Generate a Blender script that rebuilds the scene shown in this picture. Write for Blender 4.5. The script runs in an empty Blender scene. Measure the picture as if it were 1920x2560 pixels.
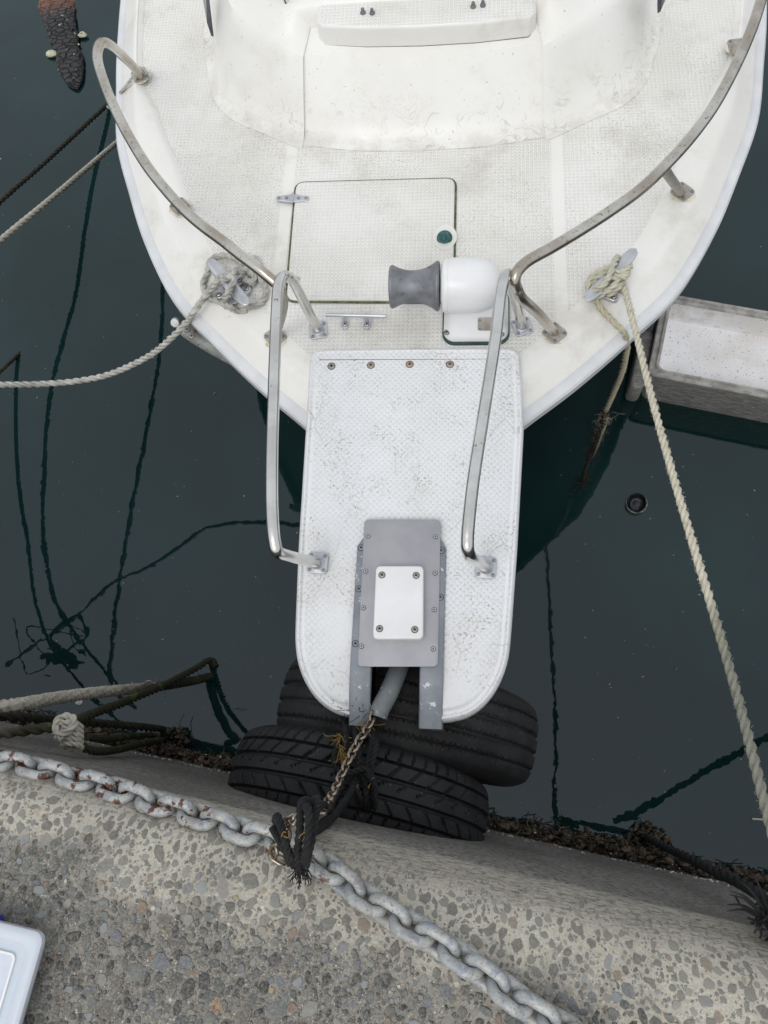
import bpy, bmesh, math, random
from math import sin, cos, pi, radians, sqrt, atan2
from mathutils import Vector, Matrix
random.seed(7)
sc = bpy.context.scene

# ------------------------------------------------------------------ camera
H = 2.7
CX = 0.1417
Rr = Vector((0.99320, 0.01543, -0.09535))      # camera right / down / forward, refined below
def _basis():
    F = 1950.0; S = 1920/1659
    n = Vector((1000*S-960, 1680*S-1280, F)).normalized()      # where straight down is, in camera space
    up = Vector((0, -1, 0)); e2 = (up - n*up.dot(n)).normalized()
    e1 = -n.cross(e2)
    if e1.x < 0: e1 = -e1
    th = 0.0155076
    a = e1*sin(th) + e2*cos(th); b = e1*cos(th) - e2*sin(th)
    return b, a, -n
BX, AY, ZU = _basis()
def P(u, v, z):
    """point at height z seen at (u, v) of a 1659 x 2212 view"""
    S = 1920/1659
    r = Vector((u*S-960, v*S-1280, 1950.0))
    w = Vector((r.dot(BX), r.dot(AY), r.dot(ZU)))
    k = (z-H)/w.z
    return Vector((CX + w.x*k, w.y*k, z))
cam_d = bpy.data.cameras.new('camera'); cam = bpy.data.objects.new('camera', cam_d)
sc.collection.objects.link(cam); sc.camera = cam
cam_d.sensor_fit = 'VERTICAL'; cam_d.sensor_height = 24; cam_d.lens = 24*1950/2560
cam_d.clip_start = 0.02; cam_d.clip_end = 500
R = Matrix(((BX.x, -BX.y, -BX.z), (AY.x, -AY.y, -AY.z), (ZU.x, -ZU.y, -ZU.z)))
cam.matrix_world = Matrix.Translation((CX, 0, H)) @ R.to_4x4()

# ------------------------------------------------------------------ sky, sun, exposure (bright overcast)
SUN_EL, SUN_AZ = radians(58), radians(200)
w = bpy.data.worlds.new('World'); sc.world = w; w.use_nodes = True
nt = w.node_tree; bg = nt.nodes['Background']
sky = nt.nodes.new('ShaderNodeTexSky'); sky.sky_type = 'NISHITA'; sky.sun_disc = False
sky.sun_elevation = SUN_EL; sky.sun_rotation = SUN_AZ; sky.air_density = 1.2; sky.dust_density = 6.0; sky.ozone_density = 1.0
hs = nt.nodes.new('ShaderNodeHueSaturation'); hs.inputs['Saturation'].default_value = 0.28
cl = nt.nodes.new('ShaderNodeMix'); cl.data_type = 'RGBA'; cl.inputs[0].default_value = .72     # a bright even cloud layer over the blue
cl.inputs[7].default_value = (5.5, 5.75, 6.0, 1)
nt.links.new(sky.outputs[0], hs.inputs['Color']); nt.links.new(hs.outputs[0], cl.inputs[6]); nt.links.new(cl.outputs[2], bg.inputs['Color'])
bg.inputs['Strength'].default_value = 0.15
sd = bpy.data.lights.new('sun', 'SUN'); sd.energy = 0.5; sd.angle = radians(24); sd.color = (1, 0.97, 0.93)
sun = bpy.data.objects.new('sun', sd); sc.collection.objects.link(sun)
dv = Vector((sin(SUN_AZ)*cos(SUN_EL), cos(SUN_AZ)*cos(SUN_EL), sin(SUN_EL)))
sun.rotation_euler = dv.to_track_quat('Z', 'Y').to_euler(); sun.location = (0, 0, 8)
vs = sc.view_settings; vs.view_transform = 'Standard'; vs.look = 'None'; vs.gamma = 1; vs.use_curve_mapping = False
vs.exposure = 0.07
sc.cycles.max_bounces = 8; sc.cycles.transparent_max_bounces = 12; sc.cycles.caustics_reflective = False

# ------------------------------------------------------------------ material helpers
class NB:
    def __init__(s, name):
        s.m = bpy.data.materials.new(name); s.m.use_nodes = True; s.t = s.m.node_tree; s.n = s.t.nodes
        s.b = s.n['Principled BSDF']; s.out = s.n['Material Output']
        s.co = s.n.new('ShaderNodeTexCoord').outputs['Object']
    def L(s, a, b): s.t.links.new(a, b)
    def put(s, sock, v):
        if v is None: return
        if isinstance(v, bpy.types.NodeSocket): s.L(v, sock)
        elif isinstance(v, (tuple, list)) and len(v) == 3 and sock.type == 'RGBA': sock.default_value = (*v, 1)
        else: sock.default_value = v
    def map(s, scale=(1, 1, 1), rot=(0, 0, 0), loc=(0, 0, 0), co=None):
        n = s.n.new('ShaderNodeMapping'); s.L(co or s.co, n.inputs[0])
        n.inputs['Scale'].default_value = scale; n.inputs['Rotation'].default_value = rot; n.inputs['Location'].default_value = loc
        return n.outputs[0]
    def noise(s, scale, detail=3, rough=0.55, co=None, dist=0, color=False):
        n = s.n.new('ShaderNodeTexNoise'); s.L(co or s.co, n.inputs['Vector'])
        n.inputs['Scale'].default_value = scale; n.inputs['Detail'].default_value = detail
        n.inputs['Roughness'].default_value = rough; n.inputs['Distortion'].default_value = dist
        return n.outputs['Color' if color else 'Fac']
    def voro(s, scale, feature='F1', co=None, rnd=1.0, out='Distance', metric='EUCLIDEAN'):
        n = s.n.new('ShaderNodeTexVoronoi'); n.feature = feature
        if feature != 'DISTANCE_TO_EDGE': n.distance = metric
        s.L(co or s.co, n.inputs['Vector']); n.inputs['Scale'].default_value = scale; n.inputs['Randomness'].default_value = rnd
        return n.outputs[out]
    def math(s, op, a, b=0.0, c=None, clamp=False):
        n = s.n.new('ShaderNodeMath'); n.operation = op; n.use_clamp = clamp
        s.put(n.inputs[0], a); s.put(n.inputs[1], b)
        if c is not None: s.put(n.inputs[2], c)
        return n.outputs[0]
    def step(s, x, lo, hi, a=0.0, b=1.0):
        n = s.n.new('ShaderNodeMapRange'); n.interpolation_type = 'SMOOTHSTEP'
        s.put(n.inputs['Value'], x); s.put(n.inputs['From Min'], lo); s.put(n.inputs['From Max'], hi)
        s.put(n.inputs['To Min'], a); s.put(n.inputs['To Max'], b)
        return n.outputs[0]
    def mix(s, f, a, b, mode='MIX'):
        n = s.n.new('ShaderNodeMix'); n.data_type = 'RGBA'; n.blend_type = mode
        s.put(n.inputs[0], f); s.put(n.inputs[6], a); s.put(n.inputs[7], b)
        return n.outputs[2]
    def ramp(s, x, stops, interp='LINEAR'):
        n = s.n.new('ShaderNodeValToRGB'); s.put(n.inputs[0], x); e = n.color_ramp.elements
        n.color_ramp.interpolation = interp
        while len(e) < len(stops): e.new(0.5)
        for q, (p, c) in zip(e, stops): q.position = p; q.color = (*c, 1) if len(c) == 3 else c
        return n.outputs[0]
    def sep(s, v):
        n = s.n.new('ShaderNodeSeparateXYZ'); s.L(v, n.inputs[0]); return n.outputs
    def warp(s, scale, amt, co=None):
        co = co or s.co
        n = s.n.new('ShaderNodeVectorMath'); n.operation = 'MULTIPLY_ADD'
        s.L(s.noise(scale, 2, co=co, color=True), n.inputs[0]); n.inputs[1].default_value = (amt,)*3
        s.L(co, n.inputs[2]); return n.outputs[0]
    def bump(s, h, strength=0.3, dist=0.002, prev=None):
        n = s.n.new('ShaderNodeBump'); s.put(n.inputs['Height'], h)
        n.inputs['Strength'].default_value = strength; n.inputs['Distance'].default_value = dist
        if prev is not None: s.L(prev, n.inputs['Normal'])
        return n.outputs[0]
    def set(s, color=None, rough=None, metal=None, normal=None, **k):
        if color is not None: s.put(s.b.inputs['Base Color'], color)
        if rough is not None: s.put(s.b.inputs['Roughness'], rough)
        if metal is not None: s.put(s.b.inputs['Metallic'], metal)
        if normal is not None: s.L(normal, s.b.inputs['Normal'])
        for q, v in k.items(): s.put(s.b.inputs[q.replace('_', ' ')], v)
        return s.m
MAT = {}

def gelcoat(name, kind):
    """white gelcoat: kind smooth / deck (square non-skid) / platform (diagonal non-skid) / cabin"""
    b = NB(name)
    col = b.mix(b.step(b.noise(3.0, 4), .3, .7), (.84, .83, .80), (.775, .76, .715))
    grime = b.step(b.noise(5.0, 6, .7), .48, .72)
    if kind == 'platform': col = b.mix(b.step(b.noise(3.0, 4), .3, .7), (.83, .84, .86), (.78, .785, .79))
    col = b.mix(b.math('MULTIPLY', grime, .5 if kind in ('deck', 'lid') else .22), col, (.50, .47, .40))
    nrm = None
    xyz = b.sep(b.co)
    if kind in ('deck', 'platform', 'lid'):
        p = .0112 if kind != 'platform' else .0105
        c = b.map(rot=(0, 0, 0 if kind != 'platform' else pi/4))
        s = b.sep(c)
        dots = b.math('MULTIPLY', b.math('SINE', b.math('MULTIPLY', s[0], 2*pi/p)), b.math('SINE', b.math('MULTIPLY', s[1], 2*pi/p)))
        cell = b.math('ABSOLUTE', dots)
        sx = b.math('MULTIPLY', b.math('ADD', b.math('SINE', b.math('MULTIPLY', s[0], 2*pi/p)), 1), .5)
        sy = b.math('MULTIPLY', b.math('ADD', b.math('SINE', b.math('MULTIPLY', s[1], 2*pi/p)), 1), .5)
        knob = b.step(b.math('MULTIPLY', sx, sy), .25, .7)
        ring = b.math('MULTIPLY', b.step(b.math('MULTIPLY', sx, sy), .02, .16), b.step(b.math('MULTIPLY', sx, sy), .16, .40, 1, 0))
        if kind == 'deck':      # smooth lanes moulded between the non-skid panels, and the smooth margin (attribute)
            at = b.n.new('ShaderNodeAttribute'); at.attribute_name = 'grip'
            mask = at.outputs['Fac']
            ax = b.math('ABSOLUTE', xyz[0])
            lane = b.math('SUBTRACT', 1.0, b.step(b.math('ABSOLUTE', b.math('SUBTRACT', ax, .375)), .014, .018, 1, 0))
            mask = b.math('MULTIPLY', mask, lane)
        elif kind == 'platform':
            at = b.n.new('ShaderNodeAttribute'); at.attribute_name = 'grip'; mask = at.outputs['Fac']
        else: mask = b.step(b.sep(b.n.new('ShaderNodeNewGeometry').outputs['True Normal'])[2], .8, .9)
        wear = b.step(b.noise(6, 3), .35, .65, .35, 1)
        dirt = b.math('MULTIPLY', b.math('MULTIPLY', ring, mask), wear)
        col = b.mix(b.math('MULTIPLY', dirt, .58 if kind != 'platform' else .17), col, (.36, .34, .30))
        # grime flecks caught in the texture
        fl = b.math('MULTIPLY', b.step(b.noise(230, 2, .6), .575, .67), b.step(b.math('ADD', b.noise(4.5, 4, .65), b.math('MULTIPLY', b.step(b.math('ABSOLUTE', b.math('SUBTRACT', xyz[1], -.75)), 0, .28, 1, 0), .10)), .42, .66))
        col = b.mix(b.math('MULTIPLY', b.math('MULTIPLY', fl, .60), b.math('ADD', b.math('MULTIPLY', mask, .8), .2)), col, (.29, .24, .18))
        if kind == 'platform':
            patch = b.step(b.math('SQRT', b.math('ADD', b.math('POWER', b.math('SUBTRACT', xyz[1], .28 ), 2), b.math('POWER', b.math('MULTIPLY', xyz[0], 1.3), 2))), .05, .22, 1, 0)
            f2 = b.math('MULTIPLY', b.step(b.noise(150, 3, .7), .56, .66), b.step(b.noise(9, 3, .6), .42, .62))
            col = b.mix(b.math('MULTIPLY', f2, .7), col, (.25, .21, .17))
            # hairline crazing
            e = b.voro(9, 'DISTANCE_TO_EDGE', co=b.warp(3, .12, b.map(scale=(1.0, .55, 1))))
            cr = b.math('MULTIPLY', b.step(e, .002, .008, 1, 0), b.step(b.noise(5, 2), .5, .58))
            col = b.mix(b.math('MULTIPLY', cr, .4), col, (.25, .24, .22))
        nrm = b.bump(b.math('MULTIPLY', knob, mask), .8, .0018)
    if kind == 'cabin':
        z = xyz[2]
        # shoe scuffs: curved grey strokes on the lower half of the moulding
        sm = b.noise(16, 1, .4, co=b.warp(7, .35), dist=1.6)
        st = b.math('MULTIPLY', b.step(b.math('ABSOLUTE', b.math('SUBTRACT', sm, .5)), .008, .035, 1, 0), b.step(b.noise(6, 2), .44, .54))
        st = b.math('MULTIPLY', st, b.step(z, .95, 1.07, 1, 0))
        col = b.mix(b.math('MULTIPLY', st, .45), col, (.40, .38, .35))
        edge = b.math('MULTIPLY', b.step(z, .941, .962, 1, 0), b.step(b.noise(14, 5, .7), .38, .62))
        col = b.mix(b.math('MULTIPLY', edge, .3), col, (.42, .37, .29))
    if kind == 'smooth' or kind == 'cabin':
        sp = b.step(b.noise(120, 2, .6), .69, .74)
        col = b.mix(b.math('MULTIPLY', sp, .6), col, (.3, .29, .27))
        nrm = b.bump(b.noise(9, 3), .12, .004)
    return b.set(col, b.step(b.noise(8, 3), .3, .7, .28, .5), normal=nrm)
MAT['gel'] = gelcoat('gelcoat', 'smooth'); MAT['deck'] = gelcoat('gelcoat_nonskid', 'deck'); MAT['lid'] = gelcoat('gelcoat_lid', 'lid')
MAT['plat'] = gelcoat('gelcoat_pulpit', 'platform'); MAT['cabin'] = gelcoat('gelcoat_cabin', 'cabin')

def simple(name, c1, c2, rough=.5, metal=0, scale=20, bump=.2, bdist=.002, lo=.35, hi=.65, spots=None, spot_scale=60, **k):
    b = NB(name)
    col = b.mix(b.step(b.noise(scale, 4, .6), lo, hi), c1, c2)
    if spots: col = b.mix(b.step(b.noise(spot_scale, 3, .65), spots[1], spots[1]+.06), col, spots[0])
    nrm = b.bump(b.noise(scale*4, 4, .6), bump, bdist)
    m = b.set(col, rough, metal, nrm, **k); MAT[name] = m; return m
simple('hull_paint', (.012, .02, .03), (.02, .028, .035), .35, scale=6)
simple('rub_white', (.70, .71, .72), (.62, .63, .65), .35, scale=10, bump=.05)
simple('steel', (.60, .585, .56), (.72, .71, .69), .17, 1.0, scale=14, bump=.12, bdist=.0006, spots=((.36, .27, .18), .66), spot_scale=60)
simple('steel_brown', (.42, .375, .32), (.62, .60, .55), .25, .95, scale=9, bump=.3, bdist=.0008, spots=((.36, .28, .19), .60), spot_scale=130)
simple('steel_dull', (.42, .39, .34), (.34, .31, .26), .5, .7, scale=30, bump=.25, bdist=.0006, spots=((.55, .52, .46), .60), spot_scale=110)
simple('plate', (.42, .40, .37), (.33, .30, .26), .45, .35, scale=40, bump=.1, bdist=.0004, spots=((.30, .17, .07), .66), spot_scale=50)
simple('alu', (.60, .61, .64), (.52, .53, .56), .38, .75, scale=18, bump=.1, bdist=.0005, spots=((.42, .42, .42), .66), spot_scale=70)
simple('alu_cast', (.27, .29, .32), (.21, .23, .26), .50, .25, scale=16, bump=.3, bdist=.0008, spots=((.60, .61, .62), .63), spot_scale=55)
simple('alu_sheet', (.40, .40, .42), (.34, .34, .365), .48, .45, scale=7, bump=.05, bdist=.0004, spots=((.26, .24, .22), .72), spot_scale=60)
simple('drum_grey', (.235, .245, .26), (.16, .165, .18), .5, .3, scale=26, bump=.35, bdist=.0008, spots=((.07, .07, .08), .64), spot_scale=45)
simple('paint_white', (.82, .82, .83), (.77, .77, .775), .28, scale=10, bump=.03, spots=((.55, .54, .5), .73), spot_scale=60)
simple('gasket', (.03, .075, .065), (.015, .04, .035), .55, scale=50)
simple('seam', (.16, .17, .09), (.06, .07, .04), .8, scale=60)
simple('screw_dark', (.02, .018, .016), (.04, .03, .025), .6, scale=200)
simple('teal', (.03, .13, .13), (.015, .07, .075), .35, scale=80)
b = NB('tea_stain')
b.set(b.mix(b.step(b.noise(90, 4, .7), .45, .68), (.76, .71, .61), (.56, .43, .27)), .6); MAT['tea_stain'] = b.m
simple('rust', (.20, .075, .03), (.11, .045, .02), .85, scale=60, bump=.5)
simple('dark_glass', (.05, .05, .07), (.12, .12, .14), .2, scale=20)
simple('rubber', (.005, .005, .006), (.014, .014, .015), .70, scale=14, bump=.35, bdist=.001, spots=((.20, .19, .18), .665), spot_scale=190)
simple('rubber_worn', (.009, .009, .010), (.028, .028, .028), .78, scale=7, bump=.6, bdist=.002, spots=((.15, .145, .14), .66), spot_scale=150)
simple('black_rope', (.004, .004, .005), (.012, .012, .012), .85, scale=40, bump=.5, spots=((.22, .19, .10), .72), spot_scale=110)
simple('dark_rope', (.016, .018, .012), (.04, .035, .024), .8, scale=40, bump=.6, spots=((.035, .06, .012), .58), spot_scale=24)
simple('yellow_fibre', (.30, .19, .03), (.22, .15, .04), .7, scale=80)
simple('rope_pale', (.50, .475, .40), (.40, .38, .32), .85, scale=60, bump=.5, bdist=.001, spots=((.22, .21, .18), .66), spot_scale=90)
simple('rope_grey', (.54, .53, .49), (.36, .35, .32), .85, scale=50, bump=.5, bdist=.001, spots=((.13, .17, .28), .69), spot_scale=70)
simple('rope_cream', (.60, .56, .44), (.46, .46, .37), .85, scale=40, bump=.5, bdist=.001, spots=((.05, .22, .14), .665), spot_scale=70)
simple('stainless', (.42, .36, .30), (.30, .25, .20), .28, 1.0, scale=70, bump=.15, bdist=.0004, spots=((.30, .16, .08), .63), spot_scale=120)
simple('hose', (.21, .23, .235), (.14, .155, .165), .6, scale=14, bump=.4, bdist=.001, spots=((.36, .36, .34), .62), spot_scale=50)
simple('hose_inside', (.10, .085, .05), (.03, .028, .02), .8, scale=80)
simple('weed', (.045, .032, .018), (.14, .105, .065), .75, scale=60, bump=.6, spots=((.20, .17, .12), .64), spot_scale=110)
simple('weed_black', (.010, .008, .006), (.03, .022, .013), .6, scale=50)
simple('weed_red', (.06, .018, .012), (.025, .012, .008), .5, scale=50)
simple('shell', (.62, .62, .58), (.42, .40, .34), .6, scale=80)
simple('shell_cream', (.62, .63, .47), (.50, .50, .36), .6, scale=50)
simple('fleck', (.60, .62, .60), (.35, .37, .36), .6, scale=50)
simple('leaf', (.30, .14, .05), (.2, .09, .03), .7, scale=60)
simple('teal_chip', (.08, .35, .30), (.06, .28, .26), .6, scale=60)
simple('can_black', (.008, .009, .012), (.02, .022, .03), .18, scale=30)
simple('can_rim', (.35, .34, .28), (.06, .06, .05), .5, scale=90)
simple('blue_plastic', (.03, .04, .35), (.03, .04, .3), .4, scale=60)
simple('fitting', (.50, .52, .50), (.36, .38, .36), .5, .2, scale=40, bump=.3, spots=((.30, .08, .03), .60), spot_scale=35)

def galvanised():
    b = NB('galvanised_chain')
    col = b.mix(b.step(b.noise(45, 4, .6), .35, .65), (.33, .345, .345), (.46, .47, .455))
    z = b.sep(b.co)
    rust = b.math('MULTIPLY', b.step(b.noise(40, 4, .6), .50, .60), b.step(z[0], -.02, .03))
    gn = b.n.new('ShaderNodeNewGeometry')
    oi = b.n.new('ShaderNodeObjectInfo')
    rust = b.math('MULTIPLY', b.step(b.noise(38, 4, .6, co=b.map(co=gn.outputs['Position'])),   .565, .62), b.step(b.sep(gn.outputs['Position'])[0], -.10, .02, 1, .12))
    col = b.mix(b.step(b.noise(60, 3, co=gn.outputs['Position']), .56, .62), col, (.30, .32, .37))
    col = b.mix(b.math('MULTIPLY', b.step(b.noise(22, 5, .7, co=gn.outputs['Position']), .5, .66), .6), col, (.27, .24, .20))
    col = b.mix(b.math('MULTIPLY', b.step(b.noise(260, 3, .7, co=gn.outputs['Position']), .56, .64), .7), col, (.15, .15, .15))
    col = b.mix(rust, col, (.11, .045, .028))
    MAT['galv'] = b.set(col, .55, .25, b.bump(b.noise(300, 4), .3, .0006))
galvanised()

def concrete():
    b = NB('exposed_aggregate')
    at = b.n.new('ShaderNodeAttribute'); at.attribute_name = 'inland'
    inl = at.outputs['Fac']                                # metres inland from the wall face, along the surface
    X = b.sep(b.co)
    fine = b.noise(260, 4, .7); mid = b.noise(28, 5, .65)
    pale = b.mix(b.step(fine, .35, .65), (.47, .43, .355), (.60, .565, .48))
    grey = b.mix(b.step(b.noise(300, 5, .8), .36, .62), (.062, .058, .052), (.33, .31, .275))
    grey = b.mix(b.step(b.noise(55, 4, .6), .35, .65), b.mix(.25, grey, (.34, .31, .26)), b.mix(.30, grey, (.13, .12, .105)))
    # the arris and its shoulder keep a cream cement skin; farther inland the skin has worn to a dark grit, painted darker still for shadowed crevices round the stones
    skin = b.step(b.math('ADD', inl, b.math('MULTIPLY', b.noise(5.5, 4, .6), -.30)), -.09, .035, 1, 0)
    skin = b.math('MAXIMUM', skin, b.math('MULTIPLY', b.step(b.math('ADD', X[0], b.math('MULTIPLY', b.noise(3, 4, .6), .35)), .15, .75), b.step(mid, .30, .60, .25, 1)))
    col = b.mix(skin, grey, pale)
    col = b.mix(b.math('MULTIPLY', b.step(b.noise(150, 3, .7), .57, .63), b.math('SUBTRACT', 1.15, skin)), col, (.09, .082, .075))  # dark specks: shade of the crevices put into the grit colour
    col = b.mix(b.math('MULTIPLY', b.step(b.noise(330, 2, .6), .66, .70), .8), col, (.80, .78, .72))
    hgt = b.math('MULTIPLY', fine, .3)
    # stones of four sizes set in it, each an angular cell with its own grey, green-grey or brown
    for i, (sc_, frac, lo, hi, wamt) in enumerate(((240, .14, .06, .06, .005),)):
        co = b.map(rot=(.3*i, .2, .7*i), loc=(i*3.1, i*1.7, 0))
        co = b.warp(sc_*1.3, wamt*.9, co)
        e = b.voro(sc_, 'DISTANCE_TO_EDGE', co=co)
        cc = b.voro(sc_, 'F1', co=co, out='Color'); cs = b.sep(cc)
        inset = b.math('MULTIPLY_ADD', cs[1], .15, lo)
        keep = b.step(cs[0], frac-.001, frac+.001, 1, 0)
        msk = b.math('MULTIPLY', b.step(b.math('SUBTRACT', e, inset), 0, .02), keep)
        rim = b.math('MULTIPLY', b.step(b.math('SUBTRACT', e, inset), -.035, .0), b.math('MULTIPLY', keep, b.step(b.math('SUBTRACT', e, inset), 0, .02, 1, 0)))
        bare = b.step(inl, .012, .04)
        msk = b.math('MULTIPLY', msk, bare)
        sto = b.ramp(cs[2], [(0, (.085, .09, .085)), (.22, (.13, .145, .135)), (.42, (.19, .20, .19)), (.6, (.16, .145, .115)), (.74, (.24, .23, .20)), (.86, (.21, .15, .095)), (.94, (.115, .12, .135)), (1, (.42, .40, .35))], 'CONSTANT')
        sto = b.mix(b.math('MULTIPLY', skin, .50), sto, b.mix(.5, sto, (.36, .35, .32)))
        sto = b.mix(b.step(b.noise(sc_*4, 4, .7), .35, .7), sto, b.mix(.5, sto, (.34, .33, .31)))
        col = b.mix(b.math('MULTIPLY', b.math('MULTIPLY', rim, .55), bare), col, (.12, .105, .085))
        col = b.mix(msk, col, sto)
        hgt = b.math('ADD', hgt, b.math('MULTIPLY', msk, .25+.2*i))
    # rust blooms left by the chain
    rs = b.math('MULTIPLY', b.step(b.noise(16, 4, .6), .66, .76), b.step(inl, .02, .06))
    col = b.mix(b.math('MULTIPLY', rs, .55), col, (.42, .20, .08))
    # smoothed, streaky arris with film of grey
    strk = b.noise(30, 5, .7, co=b.map(scale=(1.0, 6, 6), rot=(0, 0, radians(8.8))))
    arr = b.step(b.math('ADD', inl, b.math('MULTIPLY', b.noise(12, 3), .03)), .03, .075, 1, 0)
    col = b.mix(b.math('MULTIPLY', arr, b.step(strk, .42, .62, .40, .9)), col, (.27, .25, .21))
    dk = b.math('MULTIPLY', b.step(b.noise(60, 5, .75, co=b.map(scale=(1.0, 3.5, 3.5), rot=(0, 0, radians(8.8)))), .50, .60), arr)
    col = b.mix(b.math('MULTIPLY', dk, .75), col, (.10, .09, .075))
    # wall face: black-brown tide film below the arris
    wet = b.step(b.math('ADD', X[2], b.math('MULTIPLY', b.noise(14, 6, .7), .05)), 1.250, 1.266, 1, 0)
    wc = b.mix(b.step(b.noise(90, 5, .75), .35, .66), (.075, .070, .067), (.34, .32, .295))
    wc = b.mix(b.step(b.noise(210, 3, .7), .60, .66), wc, (.40, .38, .34))
    wc = b.mix(b.step(b.noise(3.5, 3), .40, .62), wc, b.mix(.5, wc, (.10, .092, .082)))
    col = b.mix(wet, col, wc)
    n1 = b.bump(hgt, .7, .0035)
    n2 = b.bump(b.noise(120, 5, .7), .5, .003, n1)
    MAT['concrete'] = b.set(col, b.step(wet, 0, 1, .85, .8), normal=n2)
concrete()

def water():
    b = NB('harbour_water'); t = b.t; n = b.n
    n.remove(b.b)
    c = b.map(scale=(1, 1.0, 1))
    h = b.math('ADD', b.noise(7, 3, .5, co=c), b.math('MULTIPLY', b.noise(38, 2, .5, co=c), .07))
    nrm = b.bump(h, 1.0, .0006)
    gl = n.new('ShaderNodeBsdfGlossy'); gl.inputs['Roughness'].default_value = .0; gl.inputs['Color'].default_value = (.94, 1.0, 1.07, 1); b.L(nrm, gl.inputs['Normal'])
    tr = n.new('ShaderNodeBsdfTransparent'); tr.inputs['Color'].default_value = (.30, .42, .37, 1)
    df = n.new('ShaderNodeBsdfDiffuse'); b.L(b.mix(b.step(b.noise(1.1, 4, .6), .35, .65), (.005, .026, .025), (.013, .046, .047)), df.inputs['Color'])  # patchy body tone painted in for the sky's uneven reflection
    m1 = n.new('ShaderNodeMixShader'); m1.inputs[0].default_value = .55
    b.L(tr.outputs[0], m1.inputs[1]); b.L(df.outputs[0], m1.inputs[2])
    fr = n.new('ShaderNodeFresnel'); fr.inputs['IOR'].default_value = 1.50; b.L(nrm, fr.inputs['Normal'])
    m2 = n.new('ShaderNodeMixShader'); b.L(fr.outputs[0], m2.inputs[0]); b.L(m1.outputs[0], m2.inputs[1]); b.L(gl.outputs[0], m2.inputs[2])
    b.L(m2.outputs[0], b.out.inputs['Surface']); MAT['water'] = b.m
water()

def log_mat():
    b = NB('charred_timber')
    y = b.sep(b.co)[1]
    e = b.voro(26, 'DISTANCE_TO_EDGE', co=b.warp(8, .03, b.map(scale=(.8, 1.7, 1))))
    ch = b.mix(b.step(e, .03, .12), (.004, .004, .004), (.028, .026, .028))
    ch = b.mix(b.step(b.noise(45, 3), .68, .72), ch, (.6, .6, .56))
    wd = b.mix(b.noise(8, 3, co=b.map(scale=(5, .5, 1))), (.36, .13, .05), (.15, .065, .035))
    col = b.mix(b.step(b.math('ADD', y, b.math('MULTIPLY', b.noise(5), .15)), .50, .72), ch, wd)
    MAT['log'] = b.set(col, .5, normal=b.bump(b.step(e, 0, .12), 1, .012))
log_mat()

def skiff_mats():
    b = NB('skiff_floor')
    col = b.mix(b.step(b.noise(6, 4), .35, .65), (.80, .80, .82), (.70, .68, .66))
    col = b.mix(b.math('MULTIPLY', b.step(b.noise(130, 3, .7), .62, .66), .8), col, (.13, .12, .11))
    col = b.mix(b.math('MULTIPLY', b.step(b.noise(7, 4, .6), .55, .7), .5), col, (.36, .28, .2))
    MAT['skiff_floor'] = b.set(col, .6, normal=b.bump(b.noise(60, 4), .3, .002))
    b = NB('skiff_side')
    s = b.noise(20, 5, .7, co=b.map(scale=(1, 4, 5), rot=(0, 0, .23)))
    col = b.mix(b.step(s, .4, .62), (.21, .21, .205), (.37, .37, .355))
    col = b.mix(b.step(b.noise(110, 3, .7), .63, .67), col, (.55, .55, .52))
    MAT['skiff_side'] = b.set(col, .75, normal=b.bump(b.noise(80, 4), .4, .002))
    simple('skiff_rim', (.44, .43, .41), (.26, .25, .23), .7, scale=30, bump=.5)
skiff_mats()
def plastic(name, col, alpha, rough=.3):
    b = NB(name); n = b.n
    b.set((*col,), rough, normal=b.bump(b.noise(30, 2), .05, .002), Subsurface_Weight=.25, Alpha=alpha)
    MAT[name] = b.m
plastic('box_clear', (.62, .64, .70), .62); plastic('box_rim', (.68, .73, .80), .85); plastic('box_side', (.40, .41, .43), .8)
simple('cloth', (.55, .60, .72), (.70, .72, .76), .9, scale=9, bump=.5)
simple('red_thing', (.40, .12, .08), (.3, .2, .12), .7, scale=12)
simple('teal_thing', (.10, .28, .30), (.2, .3, .3), .7, scale=12)

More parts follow.
